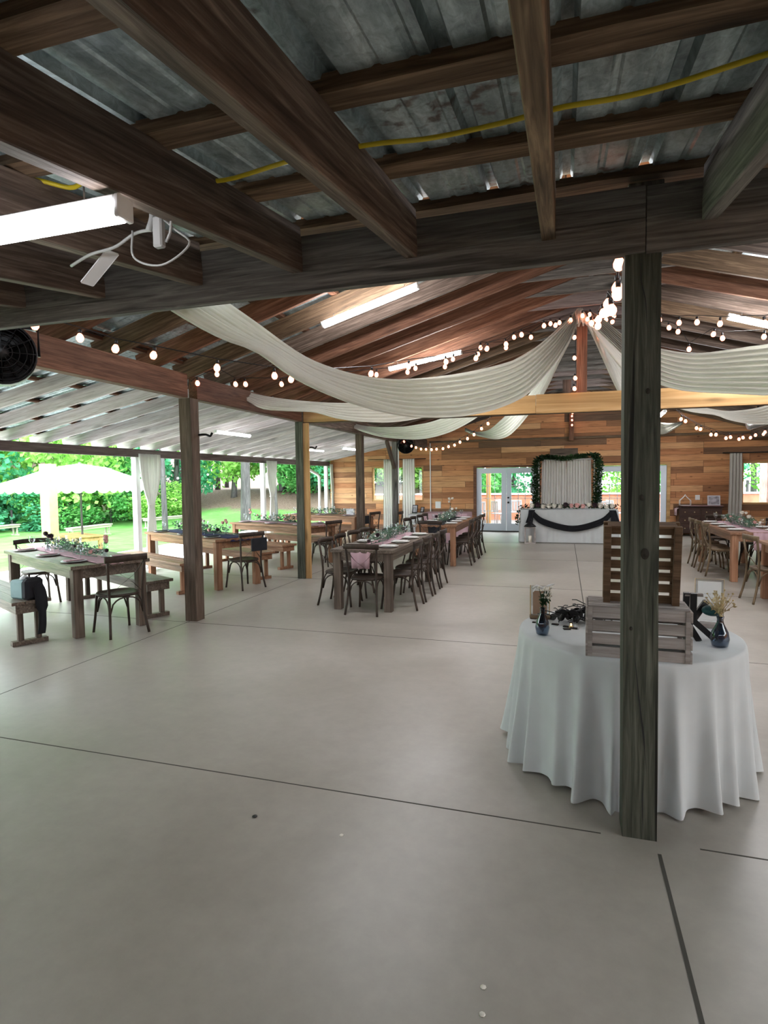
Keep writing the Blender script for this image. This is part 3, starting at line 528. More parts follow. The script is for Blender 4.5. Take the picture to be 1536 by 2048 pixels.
# curtains on the back wall
for xa, xb, l in ((-5.72, -5.38, 'white curtain left of the last post, in front of the back window'), (-5.06, -4.66, 'white curtain right of the last post, in front of the back window')):
    lab(curtain('curtain', (xa+xb)/2, 18.32, xb-xa, 2.36, 0, .04, 'x', 'curtain', 5, xa), l, 'curtain', 'curtains of the left back window')
lab(MB().tube([(-6.3, 18.42, 2.36), (-4.3, 18.42, 2.36)], .012).tube([(-6.25, 18.42, 2.36), (-6.25, 18.545, 2.36)], .012).tube([(-4.35, 18.42, 2.36), (-4.35, 18.545, 2.36)], .012).build('curtain_rod', 'black_metal'), 'thin curtain rod over the left back window', 'curtain rod')
lab(curtain('curtain', 4.56, 18.32, .31, 2.31, 0, .04, 'x', 'beige_curtain', 4, 3), 'beige curtain hanging beside the right back window', 'curtain')
lab(MB().tube([(4.25, 18.42, 2.33), (6.9, 18.42, 2.33)], .014).tube([(4.3, 18.42, 2.33), (4.3, 18.545, 2.33)], .014).tube([(6.8, 18.42, 2.33), (6.8, 18.545, 2.33)], .014).build('curtain_rod', 'black_metal'), 'dark curtain rod over the right back window', 'curtain rod')
lab(timber('conduit_pipe', (-4.18, 18.53, .05), (-4.18, 18.53, 2.86), .03, .03, 'white_plastic'), 'thin pale conduit running up the back wall left of the doors', 'pipe')
for x, z, w, h, n_, l in ((-3.93, .85, .18, .22, 'electrical_panel', 'small grey electrical box low on the back wall beside the conduit'), (3.66, 1.075, .12, .14, 'light_switch', 'square white switch plate above the dark dresser')):
    r = root(n_, (x, YW-.015, z)); lab(r, l, 'switch' if 'switch' in n_ else 'electrical box'); MB().box(-w/2, w/2, -.012, .015, -h/2, h/2, .003).build('cover', 'white_plastic', r); MB().box(-.012, .012, -.02, -.012, -.02, .02).build('toggle', 'white_plastic', r)
# ------------------------------------------------------------ drapes
def ribbon(name, A, B, folds=6, amp=.035, n=60, mat='drape'):
    A, B = catmull(A, n), catmull(B, n); K = folds*6; rows = []
    for i in range(n):
        a, b = A[i], B[i]; t = (A[min(n-1, i+1)]-A[max(0, i-1)]).normalized(); d = b-a; nn = t.cross(d)
        if nn.length > 1e-6: nn.normalize()
        w = d.length; row = []
        for k in range(K+1):
            v = k/K; sag = math.sin(v*PI)*w*.12
            row.append(a+d*v+nn*(math.sin(v*folds*2*PI+.6*math.sin(i*.12)+v*3)*min(amp, w*.13)+sag*.3*(1 if nn.z > 0 else -1)*-1))
        rows.append(row)
    o = MB().grid(rows).build(name, mat); md = o.modifiers.new('s', 'SOLIDIFY'); md.thickness = .003
    return o
DRAPES['D6'][0][-1:] = [[2.2, 4.75, 3.03], [2.85, 2.98, 2.73]]; DRAPES['D6'][1][-1:] = [[2.35, 4.1, 2.80], [2.95, 2.96, 2.69]]
DL = {'D1': 'widest white drape sweeping from the ridge knot to the near cross beam, left', 'D2': 'white drape from the ridge knot to the left side beam, behind the widest one',
      'D3': 'white drape dipping under the pale cross beam to the left side beam', 'D4': 'narrow white drape from the ridge knot back towards the left of the plank wall',
      'D5': 'narrow white drape from the ridge knot back towards the right of the plank wall', 'D6': 'white drape sweeping from the ridge knot to the near right', 'D7': 'white drape low behind the pale cross beam at the right'}
for k in DRAPES:
    A, B = DRAPES[k]
    o = ribbon('ceiling_drape', A, B, {'D1': 8, 'D6': 8}.get(k, 6)); lab(o, DL[k], 'drape', 'white drapes gathered at the ridge')
kn = MB()
for i in range(9):
    a = i*2*PI/9; kn.tube([(.2+.03*math.cos(a), 8.98+.03*math.sin(a), 4.13), (.2+.07*math.cos(a), 8.98+.07*math.sin(a), 4.02), (.2+.10*math.cos(a+.3), 8.98+.10*math.sin(a+.3), 3.90)], [.012, .03, .012], 6)
lab(kn.build('drape_knot', 'drape'), 'bunched knot of white cloth where the drapes meet at the ridge', 'cloth knot')

# ------------------------------------------------------------ string lights
SLAB = {'SA': 'light string from the near cross beam over the left slope to the ridge', 'SB': 'light string from the nearest left post to the ridge', 'SC': 'light string from the ridge toward the near right, upper run',
        'SD': 'light string from the ridge to the right side beam, lower run', 'SE': 'light string coming from the near cross beam beside the near post to the ridge', 'SI': 'cluster of warm bulbs hung across the ridge knot',
        'SG': 'light string dipping along the back wall from the last left post', 'SH': 'light string dipping at the back right, front one of two', 'SJ': 'light string dipping at the back right, rear one of two',
        'SF': 'bulbs hanging down beside the king post', 'SK': 'bulbs hanging down the short upright on the back wall'}
XTRA = {'SA': [(-3.75, 3.0, 2.86)], 'SC': [(4.5, 3.1, 2.85)], 'SD': [(4.95, 6.0, 2.9)], 'SH': [(5.0, 15.0, 2.7)], 'SJ': [(4.95, 14.7, 2.72)], 'SG': [(-4.25, 15.0, 2.72)], 'SB': [(-4.28, 6.0, 2.9)]}
bulbm = MB(); bulbm.lathe([(.001, -.036), (.016, -.032), (.027, -.014), (.027, .004), (.018, .022), (.012, .03)], (0, 0, 0), 10); bulb0 = bulbm.build('bulb', 'bulb'); bulb_mesh = bulb0.data
sockm = MB(); sockm.lathe([(.013, .028), (.014, .06), (.008, .066)], (0, 0, 0), 8); sock0 = sockm.build('socket', 'black'); sock_mesh = sock0.data
bpy.data.objects.remove(bulb0); bpy.data.objects.remove(sock0)
for k, P in STRINGS.items():
    r = root('string_light', P[0]); lab(r, SLAB[k], 'string light', 'warm string lights'); base = Vector(P[0]); pts = [Vector(p)-base+Vector((0, 0, .075)) for p in P]
    for e in XTRA.get(k, []):
        q = Vector(e)-base
        if k in ('SA', 'SG', 'SB'): pts.insert(0, q)
        else: pts.append(q)
    if k in ('SF', 'SK'): pts = [pts[0]+Vector((0, 0, .15))]+[p+Vector((.012, 0, 0)) for p in pts]
    m = MB()
    if len(pts) > 2: pts = sorted(pts, key=lambda p: p.y) if k not in ('SF', 'SK', 'SI') else (sorted(pts, key=lambda p: p.x) if k == 'SI' else pts)
    m.tube(pts, .0045, 5); m.build('cord', 'black', r)
    for p in P:
        b = bpy.data.objects.new('bulb', bulb_mesh); COL.objects.link(b); b.parent = r; b.location = Vector(p)-base; b.rotation_euler = (rnd(-.2, .2), rnd(-.2, .2), 0)
        s = bpy.data.objects.new('socket', sock_mesh); COL.objects.link(s); s.parent = b

# ------------------------------------------------------------ tube lights
def tube_light(p0, p1, label, w=.07, name='tube_light', hang=None, mt='tube'):
    p0, p1 = Vector(p0), Vector(p1); r = root(name, (p0+p1)/2); lab(r, label, 'light', 'tube lights'); x = (p1-p0).normalized(); L = (p1-p0).length
    y = Vector((0, 0, 1)).cross(x).normalized(); z = x.cross(y); M = Matrix((x, y, z)).transposed().to_4x4()
    m = MB(); m.box(-L/2, L/2, -w*.4, w*.4, w*.22, w*.5, .004, M); m.box(-L/2-.02, -L/2, -w*.42, w*.42, -w*.35, w*.5, .004, M).box(L/2, L/2+.02, -w*.42, w*.42, -w*.35, w*.5, .004, M); m.build('housing', 'white_plastic', r)
    t = MB(); prof = [(w*.5*math.cos(a), w*.17-w*.62*math.sin(a)) for a in [i*PI/8 for i in range(9)]]
    t.grid([[M @ Vector((xx, a, b+w*.03)) for a, b in prof] for xx in (-L/2+.002, L/2-.002)]); t.build('diffuser', mt, r)
    h = MB()
    for s in (-.38, .38):
        q = M @ Vector((s*L, 0, w*.5)); h.tube([q, q+Vector((0, 0, hang or .04))], .003, 5)
    h.build('hanger', 'steel', r); return r
tube_light((-2.48, 5.86, 3.37), (-1.45, 5.86, 3.66), 'tube light along a left rafter, nearest one past the cross beam', .075)
tube_light((-2.58, 8.66, 3.40), (-1.48, 8.66, 3.57), 'tube light on the left slope beyond the nearer one, above the drape', .07)
tube_light((1.93, 8.2, 3.65), (3.0, 8.2, 3.30), 'tube light on the right slope at the picture edge', .08)
tube_light((-5.93, 9.0, 2.585), (-5.91, 10.12, 2.585), 'tube light in the left porch roof seen beyond the nearest left post', .07, mt='tube_near')
tube_light((-5.9, 15.1, 2.585), (-5.87, 16.1, 2.585), 'farthest tube light in the left porch roof near the back wall', .07, mt='tube_near')
tube_light((-6.37, 13.7, 2.49), (-6.27, 14.6, 2.49), 'tube light in the left porch roof just past the grey post', .05, mt='tube_near')
tube_light((2.3, 15.4, 3.25), (2.35, 16.5, 3.25), 'small far tube light under the back right roof', .09)
tube_light((1.95, 5.9, 3.55), (3.0, 5.9, 3.25), 'added fill tube light on the right slope, out of view', .08)  # fill tube out of view, added to brighten the interior
tube_light((1.9, 12.1, 3.60), (3.0, 12.1, 3.30), 'tube light on the right slope past the pale cross beam', .08)
tube_light((-2.6, 12.1, 3.38), (-1.5, 12.1, 3.68), 'added fill tube light on the left slope past the pale cross beam', .08)  # extra tube put in to lift the light in the far interior
big = tube_light((-2.45, 1.5, 2.53), (-1.30, 1.5, 2.53), 'big glowing tube light hanging at the upper left near the camera', .08, hang=.1, mt='tube_near')
# wires and adapter of the big light
m = MB(); m.tube(catmull([(-1.37, 1.80, 2.86), (-1.365, 1.82, 2.74), (-1.37, 1.83, 2.62), (-1.40, 1.84, 2.58)], 16), .005, 6)
m.tube(catmull([(-1.62, 1.9, 2.74), (-1.55, 1.88, 2.80), (-1.45, 1.84, 2.70), (-1.36, 1.84, 2.62), (-1.30, 1.84, 2.56), (-1.42, 1.84, 2.50), (-1.56, 1.86, 2.55), (-1.58, 1.88, 2.66)], 40), .004, 6)
m.tube(catmull([(-2.0, 2.0, 2.62), (-1.85, 1.95, 2.63), (-1.7, 1.92, 2.63), (-1.58, 1.9, 2.66), (-1.45, 1.86, 2.64)], 24), .006, 6)
m.tube(catmull([(-1.5, 1.86, 2.78), (-1.47, 1.86, 2.70), (-1.49, 1.86, 2.64)], 10), .012, 6)
lab(m.build('wire_tangle', 'grey_wire'), 'tangle of grey-white wires hanging at the end of the big tube light', 'cord')
m = MB().box(-1.445, -1.405, 1.82, 1.85, 2.56, 2.67, .006); lab(m.build('power_adapter', 'grey_wire'), 'grey power adapter hanging in the wires by the big tube light', 'adapter')
lab(timber('tie_strap', (-1.80, 2.02, 2.66), (-1.98, 2.06, 2.56), .06, .003, 'ribbon'), 'pale torn strap hanging on the rafters under the big tube light', 'strap')
# yellow cable
cb = [(1.3, 1.72, 2.86), (.9, 1.82, 2.87), (.53, 1.92, 2.88), (.31, 1.99, 2.885), (.16, 2.01, 2.89), (-.02, 2.0, 2.89), (-.21, 2.03, 2.89), (-.45, 2.04, 2.89), (-.66, 2.0, 2.89), (-.93, 2.0, 2.89), (-1.24, 2.06, 2.895), (-1.38, 2.06, 2.9), (-1.79, 2.13, 2.91), (-1.94, 2.11, 2.9), (-2.09, 2.13, 2.91), (-2.5, 2.1, 2.9), (-2.9, 2.1, 2.9)]
lab(MB().tube(catmull([(x, y, lean_z(y)+.21) for x, y, z in cb], 90), .0085, 8).build('yellow_cable', 'yellow_cable'), 'long yellow cable snaking across under the metal roof', 'cable')
lab(MB().tube(catmull([(-1.70, 1.84, 2.9), (-1.78, 1.86, 2.87), (-1.86, 1.87, 2.86), (-1.95, 1.80, 2.87), (-2.1, 1.75, 2.88)], 24), .009, 8).build('yellow_cable', 'yellow_cable'), 'short loop of yellow cable left of the long one', 'cable')
# fans
def fan(loc, rz, rad, label, tilt=0):
    r = root('drum_fan', loc, rz); lab(r, label, 'fan', 'black fans under the beams'); M = Matrix.Rotation(PI/2+tilt, 4, 'X')
    MB().lathe([(rad*.96, -rad*.35), (rad, -rad*.3), (rad, rad*.3), (rad*.96, rad*.35), (rad*.93, rad*.3), (rad*.93, -rad*.3), (rad*.96, -rad*.35)], (0, 0, 0), 28, M).build('drum', 'black_metal', r)
    g = MB()
    for s in (-1, 1):
        for k in (.3, .5, .7, .88): g.tube([M @ Vector((rad*k*math.cos(a*PI/12), rad*k*math.sin(a*PI/12), s*rad*.34)) for a in range(24)], .004, 4, closed=True)
        for k in range(6): a = k*PI/6; g.tube([M @ Vector((-rad*math.cos(a)*.95, -rad*math.sin(a)*.95, s*rad*.34)), M @ Vector((rad*math.cos(a)*.95, rad*math.sin(a)*.95, s*rad*.34))], .004, 4)
    g.build('grille', 'black_metal', r)
    for k in range(3):
        a = k*2*PI/3; b = MB(); b.quad(*[M @ Vector(q) for q in ((.05*math.cos(a), .05*math.sin(a), -.04), (rad*.85*math.cos(a-.3), rad*.85*math.sin(a-.3), -.06), (rad*.85*math.cos(a+.45), rad*.85*math.sin(a+.45), .06), (.05*math.cos(a+1.2), .05*math.sin(a+1.2), .04))])
        o = b.build('blade', 'black_metal', r); md = o.modifiers.new('s', 'SOLIDIFY'); md.thickness = .004
    MB().lathe([(.001, -.09), (rad*.22, -.08), (rad*.22, .08), (.001, .09)], (0, 0, 0), 14, M).build('motor', 'black', r)
    MB().tube([(-rad*1.05, 0, 0), (-rad*1.05, 0, rad*.9), (rad*1.05, 0, rad*.9), (rad*1.05, 0, 0)], .012, 6).build('bracket', 'black_metal', r)
fan((-4.13, 3.42, 2.70), .9, .24, 'black fan mounted at the left picture edge under the cross beam')
fan((-4.02, 14.9, 2.60), .3, .22, 'black fan on the beam above the last left post', .5)
r = root('spotlight', (4.12, 14.9, 2.86)); lab(r, 'dark spotlight with a white lens at the far right under the roof', 'spotlight')
Mx = Matrix.Rotation(PI/2, 4, 'Y') @ Matrix.Rotation(-.3, 4, 'Y')
MB().lathe([(.08, -.22), (.10, -.18), (.10, .16), (.085, .2)], (0, 0, 0), 18, Mx).build('body', 'steel', r); MB().lathe([(.001, .20), (.075, .202), (.08, .19)], (0, 0, 0), 18, Mx).build('lens', 'white_plastic', r); MB().tube([(0, 0, .08), (0, 0, .4)], .02, 6).build('bracket', 'black', r)
for y, l in ((6.2, 'small black hook sticking out of the nearest left post'), (9.3, 'small black hook sticking out of the grey post')):
    lab(MB().tube(catmull([(XL+.05, y-.1, 2.27), (XL+.18, y-.1, 2.27), (XL+.24, y-.1, 2.25), (XL+.27, y-.1, 2.29)], 12), .014, 8).build('wall_hook', 'black_metal'), l, 'hook')

# ------------------------------------------------------------ chairs
def make_chair(wd, label, cat='chair', seatmat=None):
    r = root('cross_back_chair')
    s = MB(); prof = []
    for k in range(28):
        a = k*2*PI/28; rr = 1/((abs(math.cos(a))**3.2+abs(math.sin(a))**3.2)**(1/3.2)); prof.append((.215*rr*math.cos(a)*(1 if math.sin(a) > 0 else .93), .21*rr*math.sin(a)))
    rows = [[Vector((x*sc, y*sc, z)) for x, y in prof] for sc, z in ((.001, .452), (.8, .455), (.97, .467), (1, .457), (1, .44), (.95, .432), (.001, .432))]
    s.grid(rows, wrap=True); s.build('seat', seatmat or wd, r)
    for q in (-1, 1):
        MB().tube(catmull([(q*.215, -.27, 0), (q*.195, -.225, .2), (q*.185, -.20, .42), (q*.19, -.205, .6), (q*.205, -.235, .84)], 14), .0145, 8).build('leg', wd, r)
        MB().tube(catmull([(q*.205, .215, 0), (q*.185, .19, .22), (q*.17, .175, .44)], 8), .015, 8).build('leg', wd, r)
    t = MB(); P = catmull([(-.235, -.235, .865), (-.12, -.275, .87), (0, -.285, .872), (.12, -.275, .87), (.235, -.235, .865)], 13)
    rows = [[p+Vector((0, dy, dz)) for dy, dz in ((-.011, -.033), (.011, -.033), (.011, .028), (0, .036), (-.011, .028))] for p in P]
    t.grid(rows, wrap=True); t.bm.faces.new([t.bm.verts.new(v) for v in rows[0]][::-1]); t.bm.faces.new([t.bm.verts.new(v) for v in rows[-1]]); t.build('top_rail', wd, r)
    for q in (-1, 1):
        c = MB(); P = catmull([(q*.20, -.238, .835), (q*.08, -.268-.006*q, .70), (-q*.05, -.255-.006*q, .60), (-q*.175, -.205, .475)], 12)
        rows = [[p+Vector((dx*.8, dy, dx*.6*q)) for dx, dy in ((-.014, -.004), (.014, -.004), (.014, .004), (-.014, .004))] for p in P]; c.grid(rows, False, True); c.build('back_cross', wd, r)
    for a, b in (((-.17, .175), (.17, .175)), ((-.185, -.2), (.185, -.2)), ((-.185, -.2), (-.17, .175)), ((.185, -.2), (.17, .175))):
        a, b = Vector((*a, 0)), Vector((*b, 0)); P = []
        for i in range(11):
            t_ = i/10; e = abs(2*t_-1); P.append(a.lerp(b, t_)+Vector((0, 0, .235+.19*math.sqrt(max(0, 1-e**2.6)))))
        MB().tube(P, .009, 6).build('brace', wd, r)
    lab(r, label, cat); return r
chairA = make_chair('w_chair', 'x'); chairB = make_chair('w_chairlt', 'x'); usedA, usedB = [0], [0]
def chair(kind, x, y, face, label, group):
    src, u = (chairA, usedA) if kind == 'A' else (chairB, usedB)
    c = src if not u[0] else dup(src); u[0] = 1
    c.location = (x, y, 0); c.rotation_euler = (0, 0, face-PI/2); lab(c, label, 'chair', group); return c

# ------------------------------------------------------------ farm tables and benches
def make_table(L, Wd, H, mat, label, leg=.1):
    r = root('farm_table'); t = MB(); n = 5
    for k in range(n): t.box(-L/2, L/2, -Wd/2+k*Wd/n+.0015, -Wd/2+(k+1)*Wd/n-.0015, H-.04, H, .003)
    t.build('tabletop', mat, r)
    a = MB(); i = .07; a.box(-L/2+i, L/2-i, -Wd/2+i-.02, -Wd/2+i+.01, H-.15, H-.041).box(-L/2+i, L/2-i, Wd/2-i-.01, Wd/2-i+.02, H-.15, H-.041).box(-L/2+i-.02, -L/2+i+.01, -Wd/2+i, Wd/2-i, H-.15, H-.041).box(L/2-i-.01, L/2-i+.02, -Wd/2+i, Wd/2-i, H-.15, H-.041); a.build('apron', mat, r)
    for sx in (-1, 1):
        for sy in (-1, 1):
            cx_, cy_ = sx*(L/2-.085), sy*(Wd/2-.085); MB().box(cx_-leg/2, cx_+leg/2, cy_-leg/2, cy_+leg/2, 0, H-.041, .004).build('leg', mat+'_v' if mat+'_v' in MATS else mat, r)
    lab(r, label, 'table', 'farm tables'); return r
def make_bench(L, mat, label, H=.48):
    r = root('bench'); t = MB()
    for k in (-1, 0, 1): t.box(-L/2, L/2, k*.125-.061, k*.125+.061, H-.035, H, .003)
    t.build('seat', mat, r); a = MB()
    for s in (-1, 1): a.box(-L/2+.03, L/2-.03, s*.13-.015, s*.13+.015, H-.13, H-.036)
    for s in (-1, 1): a.box(s*(L/2-.05)-.02, s*(L/2-.05)+.02, -.114, .114, H-.13, H-.036)
    a.build('apron', mat, r)
    for s in (-1, 1):
        for q in (-1, 1): MB().box(s*(L/2-.13)-.025, s*(L/2-.13)+.025, q*.085-.028, q*.085+.028, .05, H-.036, .003).build('leg', mat+'_v' if mat+'_v' in MATS else mat, r)
        MB().box(s*(L/2-.13)-.04, s*(L/2-.13)+.04, -.17, .17, 0, .049, .003).build('foot', mat, r)
    lab(r, label, 'bench', 'farm benches'); return r
def place(o, x, y, ang): o.location.x = x; o.location.y = y; o.rotation_euler.z = ang; return o
TB = {}
def frame(cx_, cy_, ang): return lambda u, v: (cx_+u*math.cos(ang)-v*math.sin(ang), cy_+u*math.sin(ang)+v*math.cos(ang))
# left row: corner nearest the camera on the right, angle of the long side
names = ['front table', 'navy-clothed table', 'third left table', 'fourth left table']
LEFT = [(-5.07, 4.89, 155), (-5.13, 7.69, 154.5), (-4.78, 10.25, 159), (-4.89, 13.25, 163)]
tabl = ['weathered farm table at the left edge, nearest to the camera', 'farm table with a navy runner behind the nearest left post', 'farm table with a green garland left of the grey post', 'farthest left farm table, before the back wall']
for i, (x, y, a) in enumerate(LEFT):
    a = math.radians(a); L, Wd = 2.42, .88; u = Vector((math.cos(a), math.sin(a))); v = Vector((u.y, -u.x)); v = v if v.y > 0 else -v
    c = Vector((x, y))+u*L/2+v*Wd/2
    t = make_table(L, Wd, .80, 'w_table' if i == 0 else 'w_tablered', tabl[i]); place(t, c.x, c.y, a); TB[i] = (c, u, v, L, Wd)
    for s, d in ((-1, -.45-Wd/2+.10), (1, Wd/2+.22)):
        b = make_bench(2.2, 'w_table' if i == 0 else 'w_tablered', ('bench on the near side of the %s' if s < 0 else 'bench on the far side of the %s') % ('weathered left farm table', 'navy-runner farm table', 'left farm table with the green garland', 'farthest left farm table')[i])
        q = c+v*d+u*(0 if s < 0 else .12); place(b, q.x, q.y, a)
    q = c-u*(L/2+.03)
    chair('A', q.x+.02, q.y+.04, math.atan2(u.y, u.x), ('cross-back chair at the right end of the weathered left table, pale seat', 'cross-back chair at the right end of the navy-runner table', 'cross-back chair at the right end of the left table with the green garland', 'cross-back chair with a black wrap at the end of the farthest left table')[i], 'chairs at the left tables')
    if i == 0:
        q = c+u*(L/2+.1); chair('A', q.x, q.y, math.atan2(-u.y, -u.x), 'cross-back chair at the far left end of the weathered left table', 'chairs at the left tables')
# centre row
CT = [(-2.49, 8.17), (-2.40, 12.2)]
for i, (x, y) in enumerate(CT):
    t = make_table(2.44, .86, .80, 'w_table' if i == 0 else 'w_tablered', ['farm table in the centre row, near one, pink runner over its end', 'farm table in the centre row, far one, long green garland'][i]); place(t, x, y, PI/2); TB[4+i] = (Vector((x, y)), Vector((0, 1)), Vector((-1, 0)), 2.44, .86)
    nm = ['near centre table', 'far centre table'][i]
    for k in range(4):
        yy = y-.80+.545*k
        chair('A', x+.43-.02, yy, PI+rnd(-.06, .06), '%s chair from the front on the right side of the %s' % (ORD[k], nm), 'chairs at the centre tables')
        chair('A', x-.43+.0, yy+rnd(-.03, .03), rnd(-.06, .06), '%s chair from the front on the left side of the %s' % (ORD[k], nm), 'chairs at the centre tables')
    chair('A', x+(.08 if i == 0 else -.05), y-1.18, PI/2+rnd(-.05, .02), 'cross-back chair at the front end of the %s' % nm, 'chairs at the centre tables')
chair('A', -4.15, 13.9, PI, 'dark cross-back chair alone between the left posts and the centre row', 'chairs at the left tables')
# right side
RT = [(2.96, 11.55), (3.02, 7.95)]
for i, (x, y) in enumerate(RT):
    t = make_table(2.44, .9, .80, 'w_tablered', ['farm table at the right with a pink runner over its front end', 'farm table mostly beyond the right picture edge'][i]); place(t, x, y, PI/2); TB[6+i] = (Vector((x, y)), Vector((0, 1)), Vector((-1, 0)), 2.44, .9)
for k in range(3):
    chair('B', 2.56, 11.05+.56*k, rnd(-.05, .05), '%s brown chair from the front on the left side of the right table' % ORD[k], 'brown chairs at the right tables')
    chair('A', 3.38, 11.05+.56*k, PI+rnd(-.05, .05), '%s dark chair from the front on the far side of the right table' % ORD[k], 'dark chairs at the right tables')
chair('B', 2.62, 8.85, .12, 'brown chair at the right picture edge, nearest of the right side', 'brown chairs at the right tables')
chair('A', 3.0, 13.0, -PI/2, 'dark chair at the back end of the right table', 'dark chairs at the right tables')
chair('B', 3.4, 10.1, PI/2+.3, 'brown chair at the front end of the right table, by the picture edge', 'brown chairs at the right tables')

# ------------------------------------------------------------ tableware
def proto(name, build): o = build(); return o
plate_b = lambda: MB().lathe([(.001, .004), (.075, .004), (.085, .010), (.135, .016), (.135, .020), (.083, .014), (.001, .009)], (0, 0, 0), 24)
def goblet():
    m = MB(); m.lathe([(.036, 0), (.036, .004), (.006, .010), (.005, .075), (.02, .09), (.038, .115), (.041, .145), (.036, .175)], (0, 0, 0), 14, None, False); return m
def jar():
    m = MB(); m.lathe([(.001, .004), (.05, .004), (.055, .01), (.055, .20), (.058, .21)], (0, 0, 0), 18, None, False); return m
def napkin():
    m = MB(); m.box(-.05, .05, -.10, .10, .0, .012, .004); return m
PROT = {}
def item(kind, x, y, z, label, cat, group, rz=0):
    if kind not in PROT:
        b, mat, nm = {'plate': (plate_b, 'plate', 'dinner_plate'), 'plateg': (plate_b, 'plate_grey', 'dinner_plate'), 'goblet': (goblet, 'clear_glass', 'goblet'), 'jar': (jar, 'clear_glass', 'glass_jar'), 'napkin': (napkin, 'white_plastic', 'napkin'), 'napkin_p': (napkin, 'pink_cloth', 'napkin'), 'napkin_b': (napkin, 'black_cloth', 'napkin')}[kind]
        PROT[kind] = (b().build(nm, mat), nm); o = PROT[kind][0]
    else: o = PROT[kind][0].copy(); COL.objects.link(o)
    o.location = (x, y, z); o.rotation_euler = (0, 0, rz); tag(o, label, cat, group); return o
def garland(P, n, wid, label, flowers=(), mat='eucalyptus', h=.10, L=.05, name='garland', cat='garland', group=None):
    P = catmull(P, 200 if n > 1000 else 60); o_ = P[len(P)//2].copy(); r = root(name, o_); m = MB(); m.tube([p-o_ for p in P], .006, 5)
    for _ in range(n):
        p = random.choice(P)-o_+Vector((rnd(-wid, wid), rnd(-wid, wid), rnd(0.005, h))); d = rv(); d.z = abs(d.z)*.5
        m.leaf(p, d, rv(), rnd(L*.6, L*1.3), rnd(L*.35, L*.6))
    m.build('foliage', mat, r)
    for (p, rad, fm) in flowers: flower(Vector(p)-o_, rad, fm, r)
    if label: tag(r, label, cat, group)
    return r
def flower(c, rad, mat, parent):
    m = MB(); m.ball(c, rad*.62, 8)
    for ring, (k, tilt, s) in enumerate(((5, .5, .75), (7, .95, .95), (9, 1.3, 1.0))):
        for i in range(k):
            a = i*2*PI/k+ring*.4; d = Vector((math.cos(a)*math.sin(tilt), math.sin(a)*math.sin(tilt), math.cos(tilt))); m.leaf(c, d, Vector((0, 0, 1)), rad*s, rad*.75)
    return m.build('flower', mat, parent)
def runner(c, u, v, L, w, hang, z, mat, label, bump_=.004):
    m = MB(); rows = []; K = 30; tot = L+hang
    for i in range(K+1):
        s = tot*i/K; row = []
        for k in range(9):
            q = (k/8-.5)*w*(1+.08*math.sin(i*.5)); 
            if s < hang:
                e = c-u*(L/2+.012+.01*math.sin(k*2)); p = Vector((e.x+v.x*q*.8, e.y+v.y*q*.8, z-(hang-s)))
                p += Vector((-u.x, -u.y, 0))*.01*math.sin(k*1.7)
            else:
                e = c-u*(L/2-(s-hang)); p = Vector((e.x+v.x*q, e.y+v.y*q, z+.004+bump_*abs(math.sin(k*2.3+i*.8))))
            row.append(p)
        rows.append(row)
    o = m.grid(rows).build('table_runner', mat); md = o.modifiers.new('s', 'SOLIDIFY'); md.thickness = .002; md.offset = 1
    return tag(o, label, 'table runner', 'table runners')
def at(i, a, b):  # a along the table from its centre, b across
    c, u, v, L, Wd = TB[i]; p = c+u*a+v*b; return p.x, p.y
TN = ['weathered left table', 'navy-runner table', 'left table with the green garland', 'farthest left table', 'near centre table', 'far centre table', 'right table', 'table at the right edge']
TS = ['weathered left table', 'navy-runner table', 'third left table', 'farthest left table', 'near centre table', 'far centre table', 'right table']
RM = {0: ('pink_cloth', .02), 1: ('navy', .05), 2: ('pink_cloth', .0), 4: ('pink_cloth', .24), 5: ('black_cloth', .22), 6: ('pink_cloth', .28), 7: ('pink_cloth', .2)}
for i, (mt, hg) in RM.items():
    c, u, v, L, Wd = TB[i]; runner(c, u, v, L-.0, .42 if i == 1 else .3, max(hg, .02), .80, mt, '%s runner along the %s' % ({'pink_cloth': 'pink', 'navy': 'navy blue', 'black_cloth': 'black'}[mt], TN[i]))
